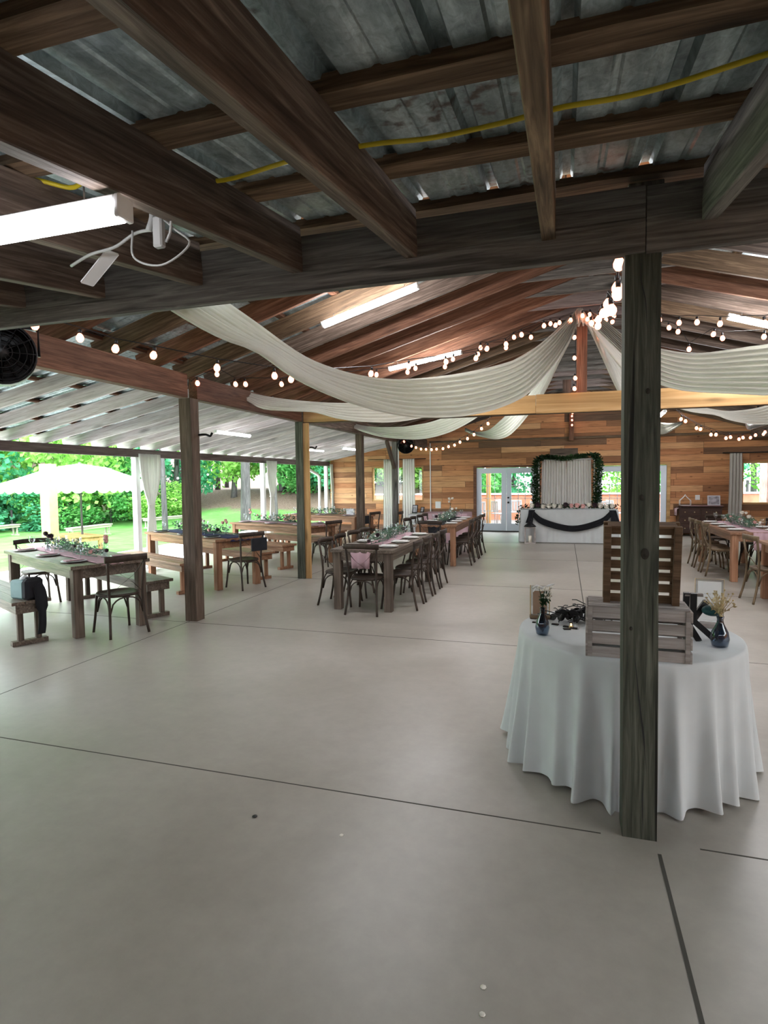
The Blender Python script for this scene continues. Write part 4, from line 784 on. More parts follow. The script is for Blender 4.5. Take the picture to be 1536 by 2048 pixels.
for i in range(7):
    c, u, v, L, Wd = TB[i]; z = .8; n = 4 if i >= 4 else 3; side = ('near', 'far') if i < 4 else ('right', 'left')
    for s in (-1, 1):
        for k in range(n):
            a = (-L/2+.38+k*(L-.7)/(n-1)) if n > 1 else 0; x, y = at(i, a, s*(Wd/2-.17)); sd = side[0] if s < 0 else side[1]
            pl = 'plateg' if i < 4 else 'plate'; kk = ORD[k]
            item(pl, x, y, z, '%s plate from the %s, %s side of the %s' % (kk, 'right' if i < 4 else 'front', sd, TS[i]), 'plate', 'plates on the tables')
            item('napkin_b' if i in (1,) else ('napkin' if i >= 4 else 'napkin_p'), x, y, z+.019, 'napkin on the %s plate from the %s, %s side of the %s' % (kk, 'right' if i < 4 else 'front', sd, TS[i]), 'napkin', 'napkins on the plates', math.atan2(v.y, v.x)+PI/2)
            x, y = at(i, a+.16, s*(Wd/2-.30)); item('goblet', x, y, z+(0.004), 'glass by the %s plate from the %s, %s side of the %s' % (kk, 'right' if i < 4 else 'front', sd, TS[i]), 'glass', 'stemmed glasses on the tables')
    G = [at(i, a, .03*math.sin(a*5)) for a in (-.75, -.4, 0, .4, .8)]; fl = []
    fm = {0: ['dark_flower', 'pink_flower', 'dark_flower'], 1: ['white_flower', 'dark_flower', 'pink_flower'], 2: ['pink_flower', 'pink_flower'], 3: ['white_flower'], 4: ['dark_flower', 'dark_flower', 'white_flower'], 5: ['dark_flower', 'white_flower'], 6: ['white_flower', 'pink_flower']}[i]
    for k in range(8):
        x, y = at(i, -.9+.25*k, rnd(-.07, .07)); fl.append(((x, y, z+rnd(.07, .16)), rnd(.03, .05), fm[k % len(fm)]))
    garland([(x, y, z+.03) for x, y in G], 420, .085, 'green garland with %s flowers down the %s' % ({'dark_flower': 'dark', 'white_flower': 'white', 'pink_flower': 'pink'}[fm[0]], TN[i]), fl, h=.13, group='table garlands')
    for k, a in enumerate((-.18, .30)):
        x, y = at(i, a, 0); item('jar', x, y, z+.008, '%s clear glass jar in the garland of the %s' % (('nearer', 'farther')[k], TN[i]), 'jar', 'glass jars in the garlands')
# tall single flowers on the left tables
def bud_vase(x, y, z, h, vm, fm, label, nf=3, fr=.035, stem=.10, gm='eucalyptus', body=1.0, group='flower vases'):
    r = root('flower_vase', (x, y, z)); lab(r, label, 'vase', group)
    MB().lathe([(.022*body, 0), (.034*body, .008), (.040*body, h*.28), (.034*body, h*.5), (.015*body, h*.78), (.013*body, h*.9), (.017*body, h), (.014*body, h), (.011*body, h*.88), (.03*body, h*.4), (.001, .012)], (0, 0, 0), 18).build('vase', vm, r)
    sm = MB(); heads = []
    for k in range(nf):
        a = rnd(0, 2*PI); q = rnd(.2, 1)*stem*.6; top = Vector((q*math.cos(a), q*math.sin(a), h+stem*rnd(.5, 1.1))); sm.tube(catmull([(0, 0, h*.5), (0, 0, h), top], 6), .0015, 4); heads.append(top)
        for _ in range(3): sm.leaf(Vector((0, 0, h)).lerp(top, rnd(.2, .9)), rv(), rv(), .025, .012)
    sm.build('stems', gm, r)
    for t in heads: flower(t, fr*rnd(.8, 1.2), fm, r)
    return r
for i, a, b, fm, l in ((0, -.75, .1, 'pink_flower', 'dusky pink flower in a bud vase on the weathered left table'), (0, .55, -.1, 'dark_flower', 'dark flower in a bud vase on the weathered left table'), (1, -.65, .1, 'pink_flower', 'pink rose in a bud vase at the near end of the navy-runner table'),
        (1, .1, .1, 'white_flower', 'white flower in a bud vase in the middle of the navy-runner table'), (2, .95, -.1, 'pink_flower', 'peach flowers in a bud vase at the left end of the third left table'), (5, .95, 0, 'white_flower', 'tall white flowers at the back end of the far centre table'), (6, -.3, 0, 'white_flower', 'white flowers standing tall on the right table')):
    x, y = at(i, a, b); bud_vase(x, y, .80, .13, 'clear_glass', fm, l, 3, .045, .12)
r = root('sign_box', (*at(3, -.75, 0), .804)); lab(r, 'grey box standing at the right end of the farthest left table', 'box'); MB().box(-.10, .10, -.05, .05, 0, .16, .004).build('box', 'plate_grey', r); MB().box(-.101, .101, -.051, .051, .13, .162, .004).build('lid', 'plate_grey', r)
# bag on the front bench
c, u, v, L, Wd = TB[0]; q = c-v*(Wd/2+.35)-u*.93; r = root('camera_bag', (q.x, q.y, .482), math.atan2(u.y, u.x)+.3); lab(r, 'black and grey camera bag on the near bench, strap hanging down', 'bag')
MB().box(-.08, .14, -.09, .09, 0, .20, .02).build('body', 'teal_grey', r); MB().box(-.16, -.06, -.10, .10, .0, .225, .03).build('cover', 'black_cloth', r); MB().ball((.02, 0, .21), .05, 10, .6).build('handle', 'plate_grey', r)
st = MB(); rows = []
for i, p in enumerate(catmull([(-.10, .0, .235), (-.19, -.02, .10), (-.205, -.03, -.08), (-.20, -.03, -.28), (-.19, -.02, -.37)], 14)): rows.append([p+Vector((dx*.3, dx, 0)) for dx in (-.035-.02*(i < 8), 0, .035+.02*(i < 8))])
o = st.grid(rows).build('strap', 'black_cloth', r); md = o.modifiers.new('s', 'SOLIDIFY'); md.thickness = .012
# black wraps and pink cloths on chair backs
for x, y, mat, l, rz in ((-4.68, 7.98, 'black_cloth', 'black cloth tied over the back of the chair at the navy-runner table', math.radians(154.5)), (-4.78, 13.3, 'black_cloth', 'black cloth on the chair back by the farthest left table', math.radians(163))):
    m = MB(); m.box(-.02, .02, -.14, .14, .62, .82, .008, Matrix.Translation((x+.16, y-.03, 0)) @ Matrix.Rotation(rz, 4, 'Z')); lab(m.build('chair_wrap', mat), l, 'cloth', 'black cloths on chair backs')

# ------------------------------------------------------------ head table, backdrop, lantern
def draped_box(x0, x1, y0, y1, H, mat, name, label, folds=30, flare=.04, amp=.012, cat='table'):
    m = MB(); per = []
    def P(t):
        Lx, Ly = x1-x0, y1-y0; s = t*2*(Lx+Ly)
        for (ax, ay, bx, by, l) in ((x0, y0, x1, y0, Lx), (x1, y0, x1, y1, Ly), (x1, y1, x0, y1, Lx), (x0, y1, x0, y0, Ly)):
            if s <= l: return Vector((ax+(bx-ax)*s/l, ay+(by-ay)*s/l, 0)), Vector((by-ay, ax-bx, 0)).normalized()
            s -= l
        return Vector((x0, y0, 0)), Vector((0, -1, 0))
    K = 240; rows = []
    for z, f in ((H, 0), (H-.02, .3), (H*.66, .6), (H*.33, .85), (.012, 1)):
        row = []
        for k in range(K): p, n_ = P(k/K); row.append(p+n_*(flare*f+amp*f*math.sin(k/K*folds*2*PI+math.sin(k*.2)))+Vector((0, 0, z)))
        rows.append(row)
    m.grid(rows, wrap=True); m.bm.faces.new([m.bm.verts.new(p) for p in rows[0]]); o = m.build(name, mat); return o
r = root('head_table', (0, 0, 0)); lab(r, 'white-clothed head table with black swags before the backdrop', 'table')
o = draped_box(-1.10, 1.30, 15.62, 16.38, .86, 'tablecloth', 'tablecloth', '', 26, .05, .015); o.parent = r
MB().box(-1.08, 1.28, 15.64, 16.36, .80, .85).build('tabletop', 'w_table', r)
for s in (-1.0, 1.2):
    for y in (15.7, 16.3): MB().box(s-.02, s+.02, y-.02, y+.02, 0, .80).build('leg', 'steel', r)
def swag(A, B, C, label, w=.10):
    up = [(A[0], A[1], A[2]+.0), (A[0]*.7+B[0]*.3, B[1], A[2]*.42+B[2]*.58+w*.6), (B[0], B[1], B[2]+w), (C[0]*.7+B[0]*.3, B[1], C[2]*.42+B[2]*.58+w*.6), (C[0], C[1], C[2])]
    lo = [(A[0]-.03, A[1], A[2]-.14), (A[0]*.7+B[0]*.3-.04, B[1], A[2]*.42+B[2]*.58-w*.9), (B[0], B[1], B[2]-w*.5), (C[0]*.7+B[0]*.3+.04, B[1], C[2]*.42+B[2]*.58-w*.9), (C[0]+.03, C[1], C[2]-.14)]
    return lab(ribbon('black_swag', up, lo, 4, .012, 40, 'black_cloth'), label, 'swag', 'black swags on the head table')
swag((-.78, 15.53, .85), (.20, 15.50, .36), (1.12, 15.53, .85), 'black cloth swag looping across the front of the head table')
lab(ribbon('black_swag', [(-.72, 15.52, .86), (-.76, 15.5, .7), (-.78, 15.49, .52)], [(-.88, 15.52, .86), (-.90, 15.5, .7), (-.96, 15.49, .52)], 3, .012, 20, 'black_cloth'), 'black tail hanging at the left of the head table', 'swag', 'black swags on the head table')
lab(ribbon('black_swag', [(1.08, 15.53, .86), (1.12, 15.5, .66), (1.08, 15.48, .44)], [(1.24, 15.53, .86), (1.30, 15.5, .66), (1.36, 15.48, .44)], 3, .012, 20, 'black_cloth'), 'black tail hanging at the right of the head table', 'swag', 'black swags on the head table')
fl = []
for k in range(15): fl.append(((-.8+.14*k, 15.60+rnd(-.04, .03), .95+rnd(-.01, .04)), rnd(.08, .115), 'pink_flower' if k in (7, 8, 9) else ('dark_flower' if k % 5 == 1 else 'white_flower')))
garland([(-1.10, 15.68, .88), (-.6, 15.66, .885), (0, 15.68, .885), (.6, 15.66, .885), (1.28, 15.68, .88)], 420, .08, 'flower garland of white and pink roses along the head table', fl, 'dark_green', .10, .08, cat='flower garland')
garland([(-1.12, 15.6, .84), (-1.17, 15.56, .65), (-1.16, 15.55, .45)], 90, .04, 'dark greenery trailing down the left corner of the head table', (), 'dark_green', .05, .07, cat='greenery')
# backdrop
r = root('backdrop_arch', (.05, 16.9, 0)); lab(r, 'backdrop arch with white curtains behind the head table', 'backdrop')
f_ = MB(); f_.tube([(-.74, 0, 0), (-.74, 0, 2.20)], .02).tube([(.74, 0, 0), (.74, 0, 2.20)], .02).tube([(-.76, 0, 2.2), (.76, 0, 2.2)], .02).tube([(-.74, -.3, .02), (-.74, .3, .02)], .02).tube([(.74, -.3, .02), (.74, .3, .02)], .02); f_.build('frame', 'white_post', r)
for x in (-.33, .33):
    o = curtain('curtain', x, 0, .64, 2.18, 0, .03, 'x', 'curtain', 9, x*5); o.parent = r
garland([(-.72, 16.84, .55), (-.76, 16.84, 1.2), (-.74, 16.84, 2.0), (-.55, 16.84, 2.2), (0, 16.84, 2.16), (.5, 16.84, 2.22), (.86, 16.84, 2.15), (.86, 16.84, 1.3), (.84, 16.84, .6)], 3600, .085, 'thick green leafy garland framing the backdrop arch', (), 'dark_green', .10, .085, cat='greenery')
def lantern(x, y, label):
    r = root('lantern', (x, y, 0), .1); lab(r, label, 'lantern')
    b = MB(); b.box(-.14, .14, -.14, .14, 0, .03, .004).box(-.13, .13, -.13, .13, .40, .43, .004)
    for sx in (-1, 1):
        for sy in (-1, 1): b.box(sx*.12-.018, sx*.12+.018, sy*.12-.018, sy*.12+.018, .03, .40)
    b.build('frame', 'w_white', r)
    MB().box(-.105, .105, -.12, -.117, .03, .40).box(-.105, .105, .117, .12, .03, .40).box(-.12, -.117, -.1, .1, .03, .40).box(.117, .12, -.1, .1, .03, .40).build('pane', 'pane', r)
    MB().lathe([(.16, .43), (.13, .47), (.07, .52), (.05, .56), (.001, .57)], (0, 0, 0), 4).build('roof', 'black', r); MB().tube([(.04*math.cos(a*PI/6), 0, .60+.04*math.sin(a*PI/6)) for a in range(12)], .005, 5, closed=True).build('ring', 'black', r)
    MB().lathe([(.045, .03), (.045, .20), (.001, .20)], (0, 0, 0), 14).build('candle', 'candle_wax', r)
lantern(-.84, 15.36, 'pale wooden lantern with a dark top at the left foot of the head table')

# ------------------------------------------------------------ pink table, easels, dresser
o = draped_box(-4.0, -2.5, 15.0, 15.75, .76, 'tablecloth', 'side_table', '', 22, .04, .012); lab(o, 'white-clothed side table near the left doors, pink cloth over it', 'table')
o = draped_box(-3.62, -2.42, 14.97, 15.8, .79, 'pink_cloth', 'pink_overlay', '', 18, .05, .010); lab(o, 'pink cloth laid over the white side table', 'tablecloth')
for x, y, w, h, l in ((-3.88, 15.2, .16, .24, 'larger black picture frame on an easel on the white side table'), (-3.74, 15.5, .11, .17, 'smaller black picture frame on the white side table')):
    r = root('picture_frame', (x, y, .765), -.2); lab(r, l, 'picture frame'); T = Matrix.Rotation(-.28, 4, 'X')
    MB().box(-w/2, w/2, -.008, .008, .02, h, .002, T).build('frame', 'black', r); MB().box(-w/2+.02, w/2-.02, -.0095, -.0085, .04, h-.02, 0, T).build('picture', 'plate_grey', r)
    MB().tube([(-.05, -.02, 0), (-.02, .01, h*.7)], .005).tube([(.05, -.02, 0), (.02, .01, h*.7)], .005).tube([(0, .14, 0), (0, .03, h*.7)], .005).build('easel', 'black', r)
bud_vase(-2.95, 15.5, .80, .17, 'clear_glass', 'white_flower', 'tall vase of pale flowers on the pink cloth near the wall', 4, .05, .18, 'dark_green')
r = root('dresser', (3.64, 18.25, 0)); lab(r, 'dark wooden dresser against the back wall at the right', 'dresser')
MB().box(-.54, .54, -.22, .22, .08, .82, .01).build('body', 'w_dresser', r); MB().box(-.58, .58, -.25, .24, .82, .85, .008).build('top', 'w_dresser', r)
for s in (-.5, .5):
    for y in (-.18, .18): MB().box(s-.03, s+.03, y-.03, y+.03, 0, .08).build('leg', 'w_dresser', r)
for z in (.12, .35, .58):
    for s in (-.27, .27):
        d = MB().box(s-.25, s+.25, -.235, -.22, z, z+.2, .006).build('drawer', 'w_dresser', r)
        for q in (-.12, .12): MB().lathe([(.012, 0), (.016, .012), (.014, .02), (.001, .024)], (0, 0, 0), 8, Matrix.Translation((s+q, -.235, z+.1)) @ Matrix.Rotation(PI/2, 4, 'X')).build('knob', 'gold', d)
m = MB(); rows = []
for i in range(20):
    s = i/19; x = 3.02+1.2*s; z = .853+.002*math.sin(i)
    if i < 3: x, z = 3.04, .853-.09*(3-i)
    rows.append([Vector((x, 18.02+.42*k/5+.008*math.sin(i+k), z)) for k in range(6)])
o = m.grid(rows).build('lace_runner', 'pink_cloth'); md = o.modifiers.new('s', 'SOLIDIFY'); md.thickness = .003; md.offset = 1; lab(o, 'pale pink lace cloth over the dresser top', 'cloth')
r = root('wire_house', (3.28, 18.2, .86)); lab(r, 'white wire house shape standing on the dresser', 'ornament')
m = MB()
for y in (-.06, .06): m.tube([(-.14, y, 0), (-.14, y, .14), (-.03, y*.5, .25), (0, 0, .31)], .008, 6).tube([(.14, y, 0), (.14, y, .14), (.03, y*.5, .25), (0, 0, .31)], .008, 6)
m.tube([(-.14, -.06, .005), (.14, -.06, .005), (.14, .06, .005), (-.14, .06, .005)], .006, 5, closed=True); m.build('wire', 'white_plastic', r)
r = root('photo_frame', (4.02, 18.25, .86)); lab(r, 'white framed photograph leaning on the dresser', 'picture frame'); T = Matrix.Rotation(-.15, 4, 'X')
MB().box(-.16, .16, -.012, .012, 0, .28, .003, T).build('frame', 'plate_grey', r); MB().box(-.13, .13, -.014, -.012, .03, .25, 0, T).build('photo', 'photo_print', r)
PETALS = ((-.25, 1.85, "pale petal on the concrete near the bottom, the farther of two in line"), (-.24, 1.75, "pale petal on the concrete at the bottom edge, nearer of two in line"), (-1.01, 2.49, "pale speck on the concrete right of the dark plug"))
# ------------------------------------------------------------ round table in front
RC = Vector((.36, 3.73, 0)); RR = .625; RH = .765
r = root('round_table', RC); lab(r, 'round banquet table hidden under a floor-length white cloth', 'table')
MB().lathe([(.001, RH-.03), (RR-.01, RH-.03), (RR-.01, RH-.006), (.001, RH-.006)], (0, 0, 0), 40).build('tabletop', 'w_pine', r)
for k in range(4):
    a = k*PI/2+.6; MB().tube([(.4*math.cos(a), .4*math.sin(a), 0), (.36*math.cos(a), .36*math.sin(a), RH-.03)], .015).build('leg', 'steel', r)
m = MB(); K = 360; rows = []; zs = [RH, RH, RH-.004, RH-.015, RH-.05, .60, .48, .36, .24, .14, .06, .012]
NF = 25
ph = [rnd(-.4, .4) for _ in range(NF)]; am = [rnd(.35, 1.35) for _ in range(NF)]
def fold(th, seed=0):
    q = (th/(2*PI)*NF) % NF; k = int(q); u = q-k; a0, a1 = am[k], am[(k+1) % NF]; a = a0*(1-u)+a1*u; p = ph[k]*(1-u)+ph[(k+1) % NF]*u
    c = .5+.5*math.cos(2*PI*(u+p*.5)); return a*(c**1.6)
for j, z in enumerate(zs):
    row = []
    for k in range(K):
        th = k*2*PI/K; t = max(0, (RH-.02-z)/(RH-.02)); 
        if j == 0: rr = .001
        elif j == 1: rr = RR-.012
        elif j == 2: rr = RR-.003
        elif j == 3: rr = RR+.002
        else:
            lift = fold(th); rr = RR+.004+.02*t+(.105*lift-.022)*(t**.6)*(.4+.6*t)
            if abs(((th+PI/2+PI) % (2*PI))-PI) < .16: rr = min(rr, RR+.05)
            if abs(((th-2.9+PI) % (2*PI))-PI) < .2: rr += .02*t
        row.append(RC+Vector((rr*math.cos(th), rr*math.sin(th), z+(.015*math.sin(th*5) if j == len(zs)-1 else 0)+(.0 if j else 0))))
    rows.append(row)
m.grid(rows, wrap=True); bmesh.ops.recalc_face_normals(m.bm, faces=m.bm.faces); o = m.build('round_tablecloth', 'tablecloth'); lab(o, 'white floor-length tablecloth draped over the round table in front', 'tablecloth')
# crates
def crate(name, loc, rz, w, d, h, mat, label, standing=False, tilt=0):
    """slatted box: w wide, d deep, h high; front faces -Y"""
    r = root(name, loc, rz); r.rotation_euler.x = tilt; lab(r, label, 'crate'); p = .022; n = 4 if not standing else 7; gap = .014 if not standing else .02
    sh = (h-gap*(n-1))/n
    if not standing:
        for sx in (-1, 1):
            for sy in (-1, 1): MB().box(sx*(w/2-p/2)-p/2, sx*(w/2-p/2)+p/2, sy*(d/2-p/2)-p/2, sy*(d/2-p/2)+p/2, 0, h, .001).build('corner_post', mat, r)
        for k in range(n):
            z0 = k*(sh+gap); MB().box(-w/2+p, w/2-p, -d/2+.004, -d/2+.014, z0, z0+sh, .001).build('front_slat', mat, r); MB().box(-w/2+p, w/2-p, d/2-.014, d/2-.004, z0, z0+sh, .001).build('back_slat', mat, r)
            for sx in (-1, 1): MB().box(sx*(w/2+.005)-.005, sx*(w/2+.005)+.005, -d/2, d/2, z0, z0+sh, .001).build('side_slat', mat, r)
        for k in range(6): MB().box(-w/2+.002, w/2-.002, -d/2+k*d/6+.004, -d/2+(k+1)*d/6-.006, h, h+.008, .001).build('top_slat', mat, r)
    else:
        for sx in (-1, 1):
            MB().box(sx*(w/2-.0175)-.0175, sx*(w/2-.0175)+.0175, -d/2, -d/2+.03, 0, h, .002).build('corner_post', mat, r)
            MB().box(sx*(w/2-.0175)-.0175, sx*(w/2-.0175)+.0175, d/2-.025, d/2, 0, h, .002).build('corner_post', mat, r)
            MB().box(sx*(w/2-.006)-.004, sx*(w/2-.006)+.004, -d/2+.03, d/2-.025, 0.04, .12).box(sx*(w/2-.006)-.004, sx*(w/2-.006)+.004, -d/2+.03, d/2-.025, .20, .28).build('side_slat', mat, r)
        for k in range(n):
            z0 = k*(sh+gap)*.97+.006; MB().box(-w/2+.03, w/2-.03, -d/2+.031, -d/2+.041, z0, z0+sh, .001).build('slat', mat, r)
        MB().box(-w/2+.02, w/2-.02, -d/2+.01, d/2-.01, h-.012, h, .001).build('top_board', mat, r)
    return r
crate('wooden_crate', (.365, 3.28, RH+.001), -.03, .48, .27, .26, 'w_white', 'whitewashed slatted crate on the round table behind the near post')
crate('wooden_crate', (.385, 3.30, RH+.271), -.03, .365, .12, .425, 'w_stain', 'brown slatted crate standing upright on the whitewashed one', True, .17)
# vases
random.seed(21)
bud_vase(-.12, 3.52, RH, .165, 'blue_glass', 'white_flower', 'blue glass vase with tiny white flowers at the left of the round table', 22, .011, .11, 'dark_green', 1.05)
bud_vase(.815, 3.51, RH, .17, 'blue_glass', 'dried_flower', 'dark blue glass vase with dried flowers at the right of the round table', 30, .008, .13, 'dried_flower', 1.2)
# left sign: wooden base, clear panel, kraft card and ribbon
r = root('table_sign', (-.15, 3.93, RH), .12); lab(r, 'small kraft card sign in a clear holder with white bow', 'sign')
MB().box(-.065, .065, -.025, .025, 0, .022, .002).build('base', 'w_purlin', r); MB().box(-.062, .062, -.003, .003, .022, .22).build('panel', 'clear_glass', r); MB().box(-.064, -.058, -.004, .004, .022, .222).box(.058, .064, -.004, .004, .022, .222).build('edge', 'gold', r)
MB().box(-.045, .045, -.006, -.0035, .03, .185).build('card', 'kraft', r)
b = MB(); b.tube(catmull([(-.05, -.01, .20), (-.02, -.015, .22), (.02, -.012, .205), (.06, -.012, .225), (.09, -.01, .235)], 14), [.004, .006, .008, .009, .008, .007, .006, .006, .007, .008, .008, .007, .006, .004], 5).tube(catmull([(-.03, -.012, .205), (-.045, -.014, .18)], 5), .004, 5).tube(catmull([(.03, -.012, .205), (.035, -.014, .17)], 5), .004, 5); b.build('bow', 'ribbon', r)
# sunglasses pile
def sunglasses():
    m = MB()
    for s in (-1, 1):
        P = [(s*.034+.026*math.cos(a*PI/7)*(1.05), 0, .022*math.sin(a*PI/7)) for a in range(14)]; m.tube(P, .003, 5, closed=True)
        v = [m.bm.verts.new(p) for p in P]; m.bm.faces.new(v)
        m.tube([(s*.062, 0, .012), (s*.068, .01, .012), (s*.068, .10, .008), (s*.066, .135, -.008)], .0034, 5)
    m.tube([(-.01, 0, .008), (0, -.002, .012), (.01, 0, .008)], .003, 5); return m
random.seed(5)
sg = sunglasses().build('sunglasses', 'black'); k = 0
spots = [(-.04+.045*i, 3.86+rnd(-.07, .09)) for i in range(7)]+[(-.02+.05*i, 3.80+rnd(-.05, .06)) for i in range(5)]+[(.0+.055*i, 3.92+rnd(-.05, .05)) for i in range(4)]
for i, (x, y) in enumerate(spots):
    o = sg if i == 0 else sg.copy()
    if i: COL.objects.link(o)
    o.location = (x, y, RH+.024+.016*(i % 3)+(.01 if i > 7 else 0)); o.rotation_euler = (rnd(-.5, .3), rnd(-.25, .25), rnd(-1.6, 1.6)); lab(o, 'black sunglasses in the heap left of the crates on the round table', 'sunglasses', 'sunglasses heap')
for i, (x, y) in enumerate(((-.17, 3.80), (-.13, 3.86), (-.05, 3.78), (.02, 3.74), (.06, 3.71), (.02, 3.68))):
    o = MB().box(-.022, .022, -.012, .012, 0, .006, .001).build('matchbox', 'black'); o.location = (x, y, RH+.001); o.rotation_euler.z = rnd(-.3, .3); lab(o, '%s small black box from the left scattered in front of the sunglasses' % ORD[i], 'box', 'small black boxes')
r = root('tealight', (.045, 3.72, RH+.001)); lab(r, 'tiny glowing tealight among the small black boxes', 'candle'); MB().lathe([(.012, 0), (.014, .014), (.001, .013)], (0, 0, 0), 12).build('cup', 'gold', r); MB().lathe([(.001, .012), (.005, .018), (.001, .03)], (0, 0, 0), 8).build('flame', 'flame', r)
# right sign and the black letter-like easel
r = root('table_sign', (.855, 3.95, RH+.001), -.12); lab(r, 'white card sign in a clear gold-edged holder at the right of the round table', 'sign'); w, h = .155, .27
MB().box(-w/2, w/2, -.003, .003, .03, h+.03).build('panel', 'clear_glass', r)
MB().tube([(-w/2, 0, .03), (w/2, 0, .03), (w/2, 0, h+.03), (-w/2, 0, h+.03)], .0022, 5, closed=True).build('edge', 'gold', r)
MB().box(-w/2+.014, w/2-.014, -.006, -.0035, .045, h+.015).build('card', 'white_plastic', r)
MB().box(-.05, .05, -.03, .03, 0, .028, .003).build('base', 'w_white', r)
tx = MB(); random.seed(3)
for z, n, x0, sc in ((.205, 8, -.030, .0065), (.180, 10, -.036, .006)):      # two rows of faint small capitals, then script
    for k in range(n):
        if n == 10 and k == 4: continue
        x = x0+k*.0078; g_ = [(rnd(0, 1)*sc, -.0066, z+rnd(0, 1)*sc*1.3) for _ in range(3)]; tx.tube([(x+a, b, c) for a, b, c in g_], .0006, 3)
tx.tube(catmull([(-.028+.0045*i, -.0066, .148+(.006 if i % 2 else -.003)*(1+.6*math.sin(i))) for i in range(14)], 60), .0009, 4)
tx.tube(catmull([(-.010+.0045*i, -.0066, .126+(.008 if i % 2 else -.003)*(1+.5*math.cos(i*2))) for i in range(11)], 50), .001, 4); tx.tube(catmull([(.004, -.0066, .09), (.014, -.0066, .106), (.006, -.0066, .104), (.018, -.0066, .088), (.022, -.0066, .098)], 14), .0009, 4)
tx.build('lettering', 'black', r)
r = root('easel', (.74, 3.66, RH), 0); lab(r, 'black crossed-leg stand beside the crate on the round table', 'stand')
for p in (((-.055, .0, .25), (-.055, .02, .10), (.0, -.05, .0)), ((.05, .03, .20), (-.02, .0, .10), (-.10, .05, .0)), ((-.02, -.01, .25), (-.02, .0, .10), (.09, -.02, .0))):
    q = [Vector(a)+Vector((-.01, 0, .006)) for a in p]; o = MB()
    for a, b in zip(q, q[1:]):
        x = (b-a).normalized(); y = Vector((0, 1, 0)); y = (y-x*y.dot(x)).normalized(); z = x.cross(y); M = Matrix((x, y, z)).transposed().to_4x4(); M.translation = a
        o.box(-.008, (b-a).length+.008, -.012, .012, -.016, .016, 0, M)
    o.build('leg', 'black', r)
m = MB(); m.box(-.075, .02, -.012, .012, .245, .262, .001); m.build('ledge', 'w_white', r)
m = MB().ball((0, 0, 0), .055, 14, .55); o = m.build('folded_scarf', 'teal_cloth'); o.location = (.80, 3.62, RH+.175+.0); lab(o, 'dark teal cloth bundle on the black stand, behind the dried flowers', 'cloth')
lab(MB().lathe([(.001, 0), (.013, .001), (.013, .003), (.001, .003)], (-1.49, 2.51, .001), 14).build('floor_plug', 'spot'), 'small round dark plug in the concrete near the camera', 'plug')
for x, y, l in PETALS: lab(MB().lathe([(.001, .003), (.008, .002), (.011, 0)], (x, y, .001), 7).build('petal', 'white_flower'), l, 'petal', 'petals on the floor')

# ------------------------------------------------------------ outside
random.seed(11)
# umbrella, lawn table, yellow post
UX, UY = -13.4, 13.4; G0 = gz(UX, UY)
r = root('market_umbrella', (UX, UY, G0), .25); lab(r, 'big white market umbrella with a scalloped edge on the lawn', 'umbrella')
zr, zt = 2.22-.0, 2.95
zr -= 0; m = MB(); R_ = 1.72; ZB, ZT = 1.62-G0, 2.26-G0
def sq(th, R): return R/max(abs(math.cos(th)), abs(math.sin(th)))**.75
rows = []
for j in range(9):
    t = j/8; R = .55+(R_-.55)*t; z = ZT-.10-(ZT-.10-ZB)*t**.95; rows.append([Vector((sq(k*2*PI/64, R)*math.cos(k*2*PI/64), sq(k*2*PI/64, R)*math.sin(k*2*PI/64), z)) for k in range(64)])
m.grid(rows, wrap=True); o = m.build('canopy', 'canopy', r); o.modifiers.new('s', 'SOLIDIFY').thickness = .004
m = MB(); rows = []
for j in range(5):
    t = j/4; R = .02+.66*t; z = ZT-.14*t; rows.append([Vector((sq(k*2*PI/48, R)*math.cos(k*2*PI/48), sq(k*2*PI/48, R)*math.sin(k*2*PI/48), z)) for k in range(48)])
m.grid(rows, wrap=True); o = m.build('vent_cap', 'canopy', r); o.modifiers.new('s', 'SOLIDIFY').thickness = .004
m = MB(); NS = 44; rows = [[], [], []]
for k in range(NS*8):
    th = k*2*PI/(NS*8); sc = abs(math.sin(k*PI/8)); R = sq(th, R_); 
    for j, z in enumerate((0, -.07, -.10-.09*sc**.6)): rows[j].append(Vector(((R+.01*j)*math.cos(th), (R+.01*j)*math.sin(th), ZB+z)))
m.grid(rows, wrap=True); o = m.build('valance', 'canopy', r); o.modifiers.new('s', 'SOLIDIFY').thickness = .003
MB().tube([(0, 0, 0), (0, 0, ZT+.05)], .03, 10).build('pole', 'w_bark', r)
for k in range(8):
    th = k*PI/4; R = sq(th, R_); MB().tube([(.03*math.cos(th), .03*math.sin(th), ZT-.03), (R*.98*math.cos(th), R*.98*math.sin(th), ZB-.01)], .012, 5).build('rib', 'w_lawn', r)
t = make_table(1.7, .8, .75, 'w_pine', 'wooden table on the lawn under the white umbrella'); t.location = (UX-.1, UY-.1, G0); t.rotation_euler.z = math.radians(158); t['group'] = 'lawn furniture'
lab(timber('post', (-12.65, 11.62, gz(-12.6, 11.6)), (-12.65, 11.62, 2.2), .30, .26, 'yellow_post'), 'thick pale yellow post on the lawn in front of the umbrella', 'post')
for x, y, a, l in ((-22.5, 18.0, 100, 'pale lawn bench at the left picture edge by the trees'), (-18.9, 19.3, 95, 'pale lawn bench behind the umbrella pole'), (-18.2, 23.2, 80, 'pale lawn bench behind the nearest left post'), (-11.2, 10.4, 158, 'pale lawn bench at the paving edge beside the nearest curtain')):
    b = make_bench(2.4, 'w_lawn', l); b.location = (x, y, gz(x, y)-.01 if x < -10.8 else -.02); b.rotation_euler.z = math.radians(a); b['group'] = 'lawn benches'
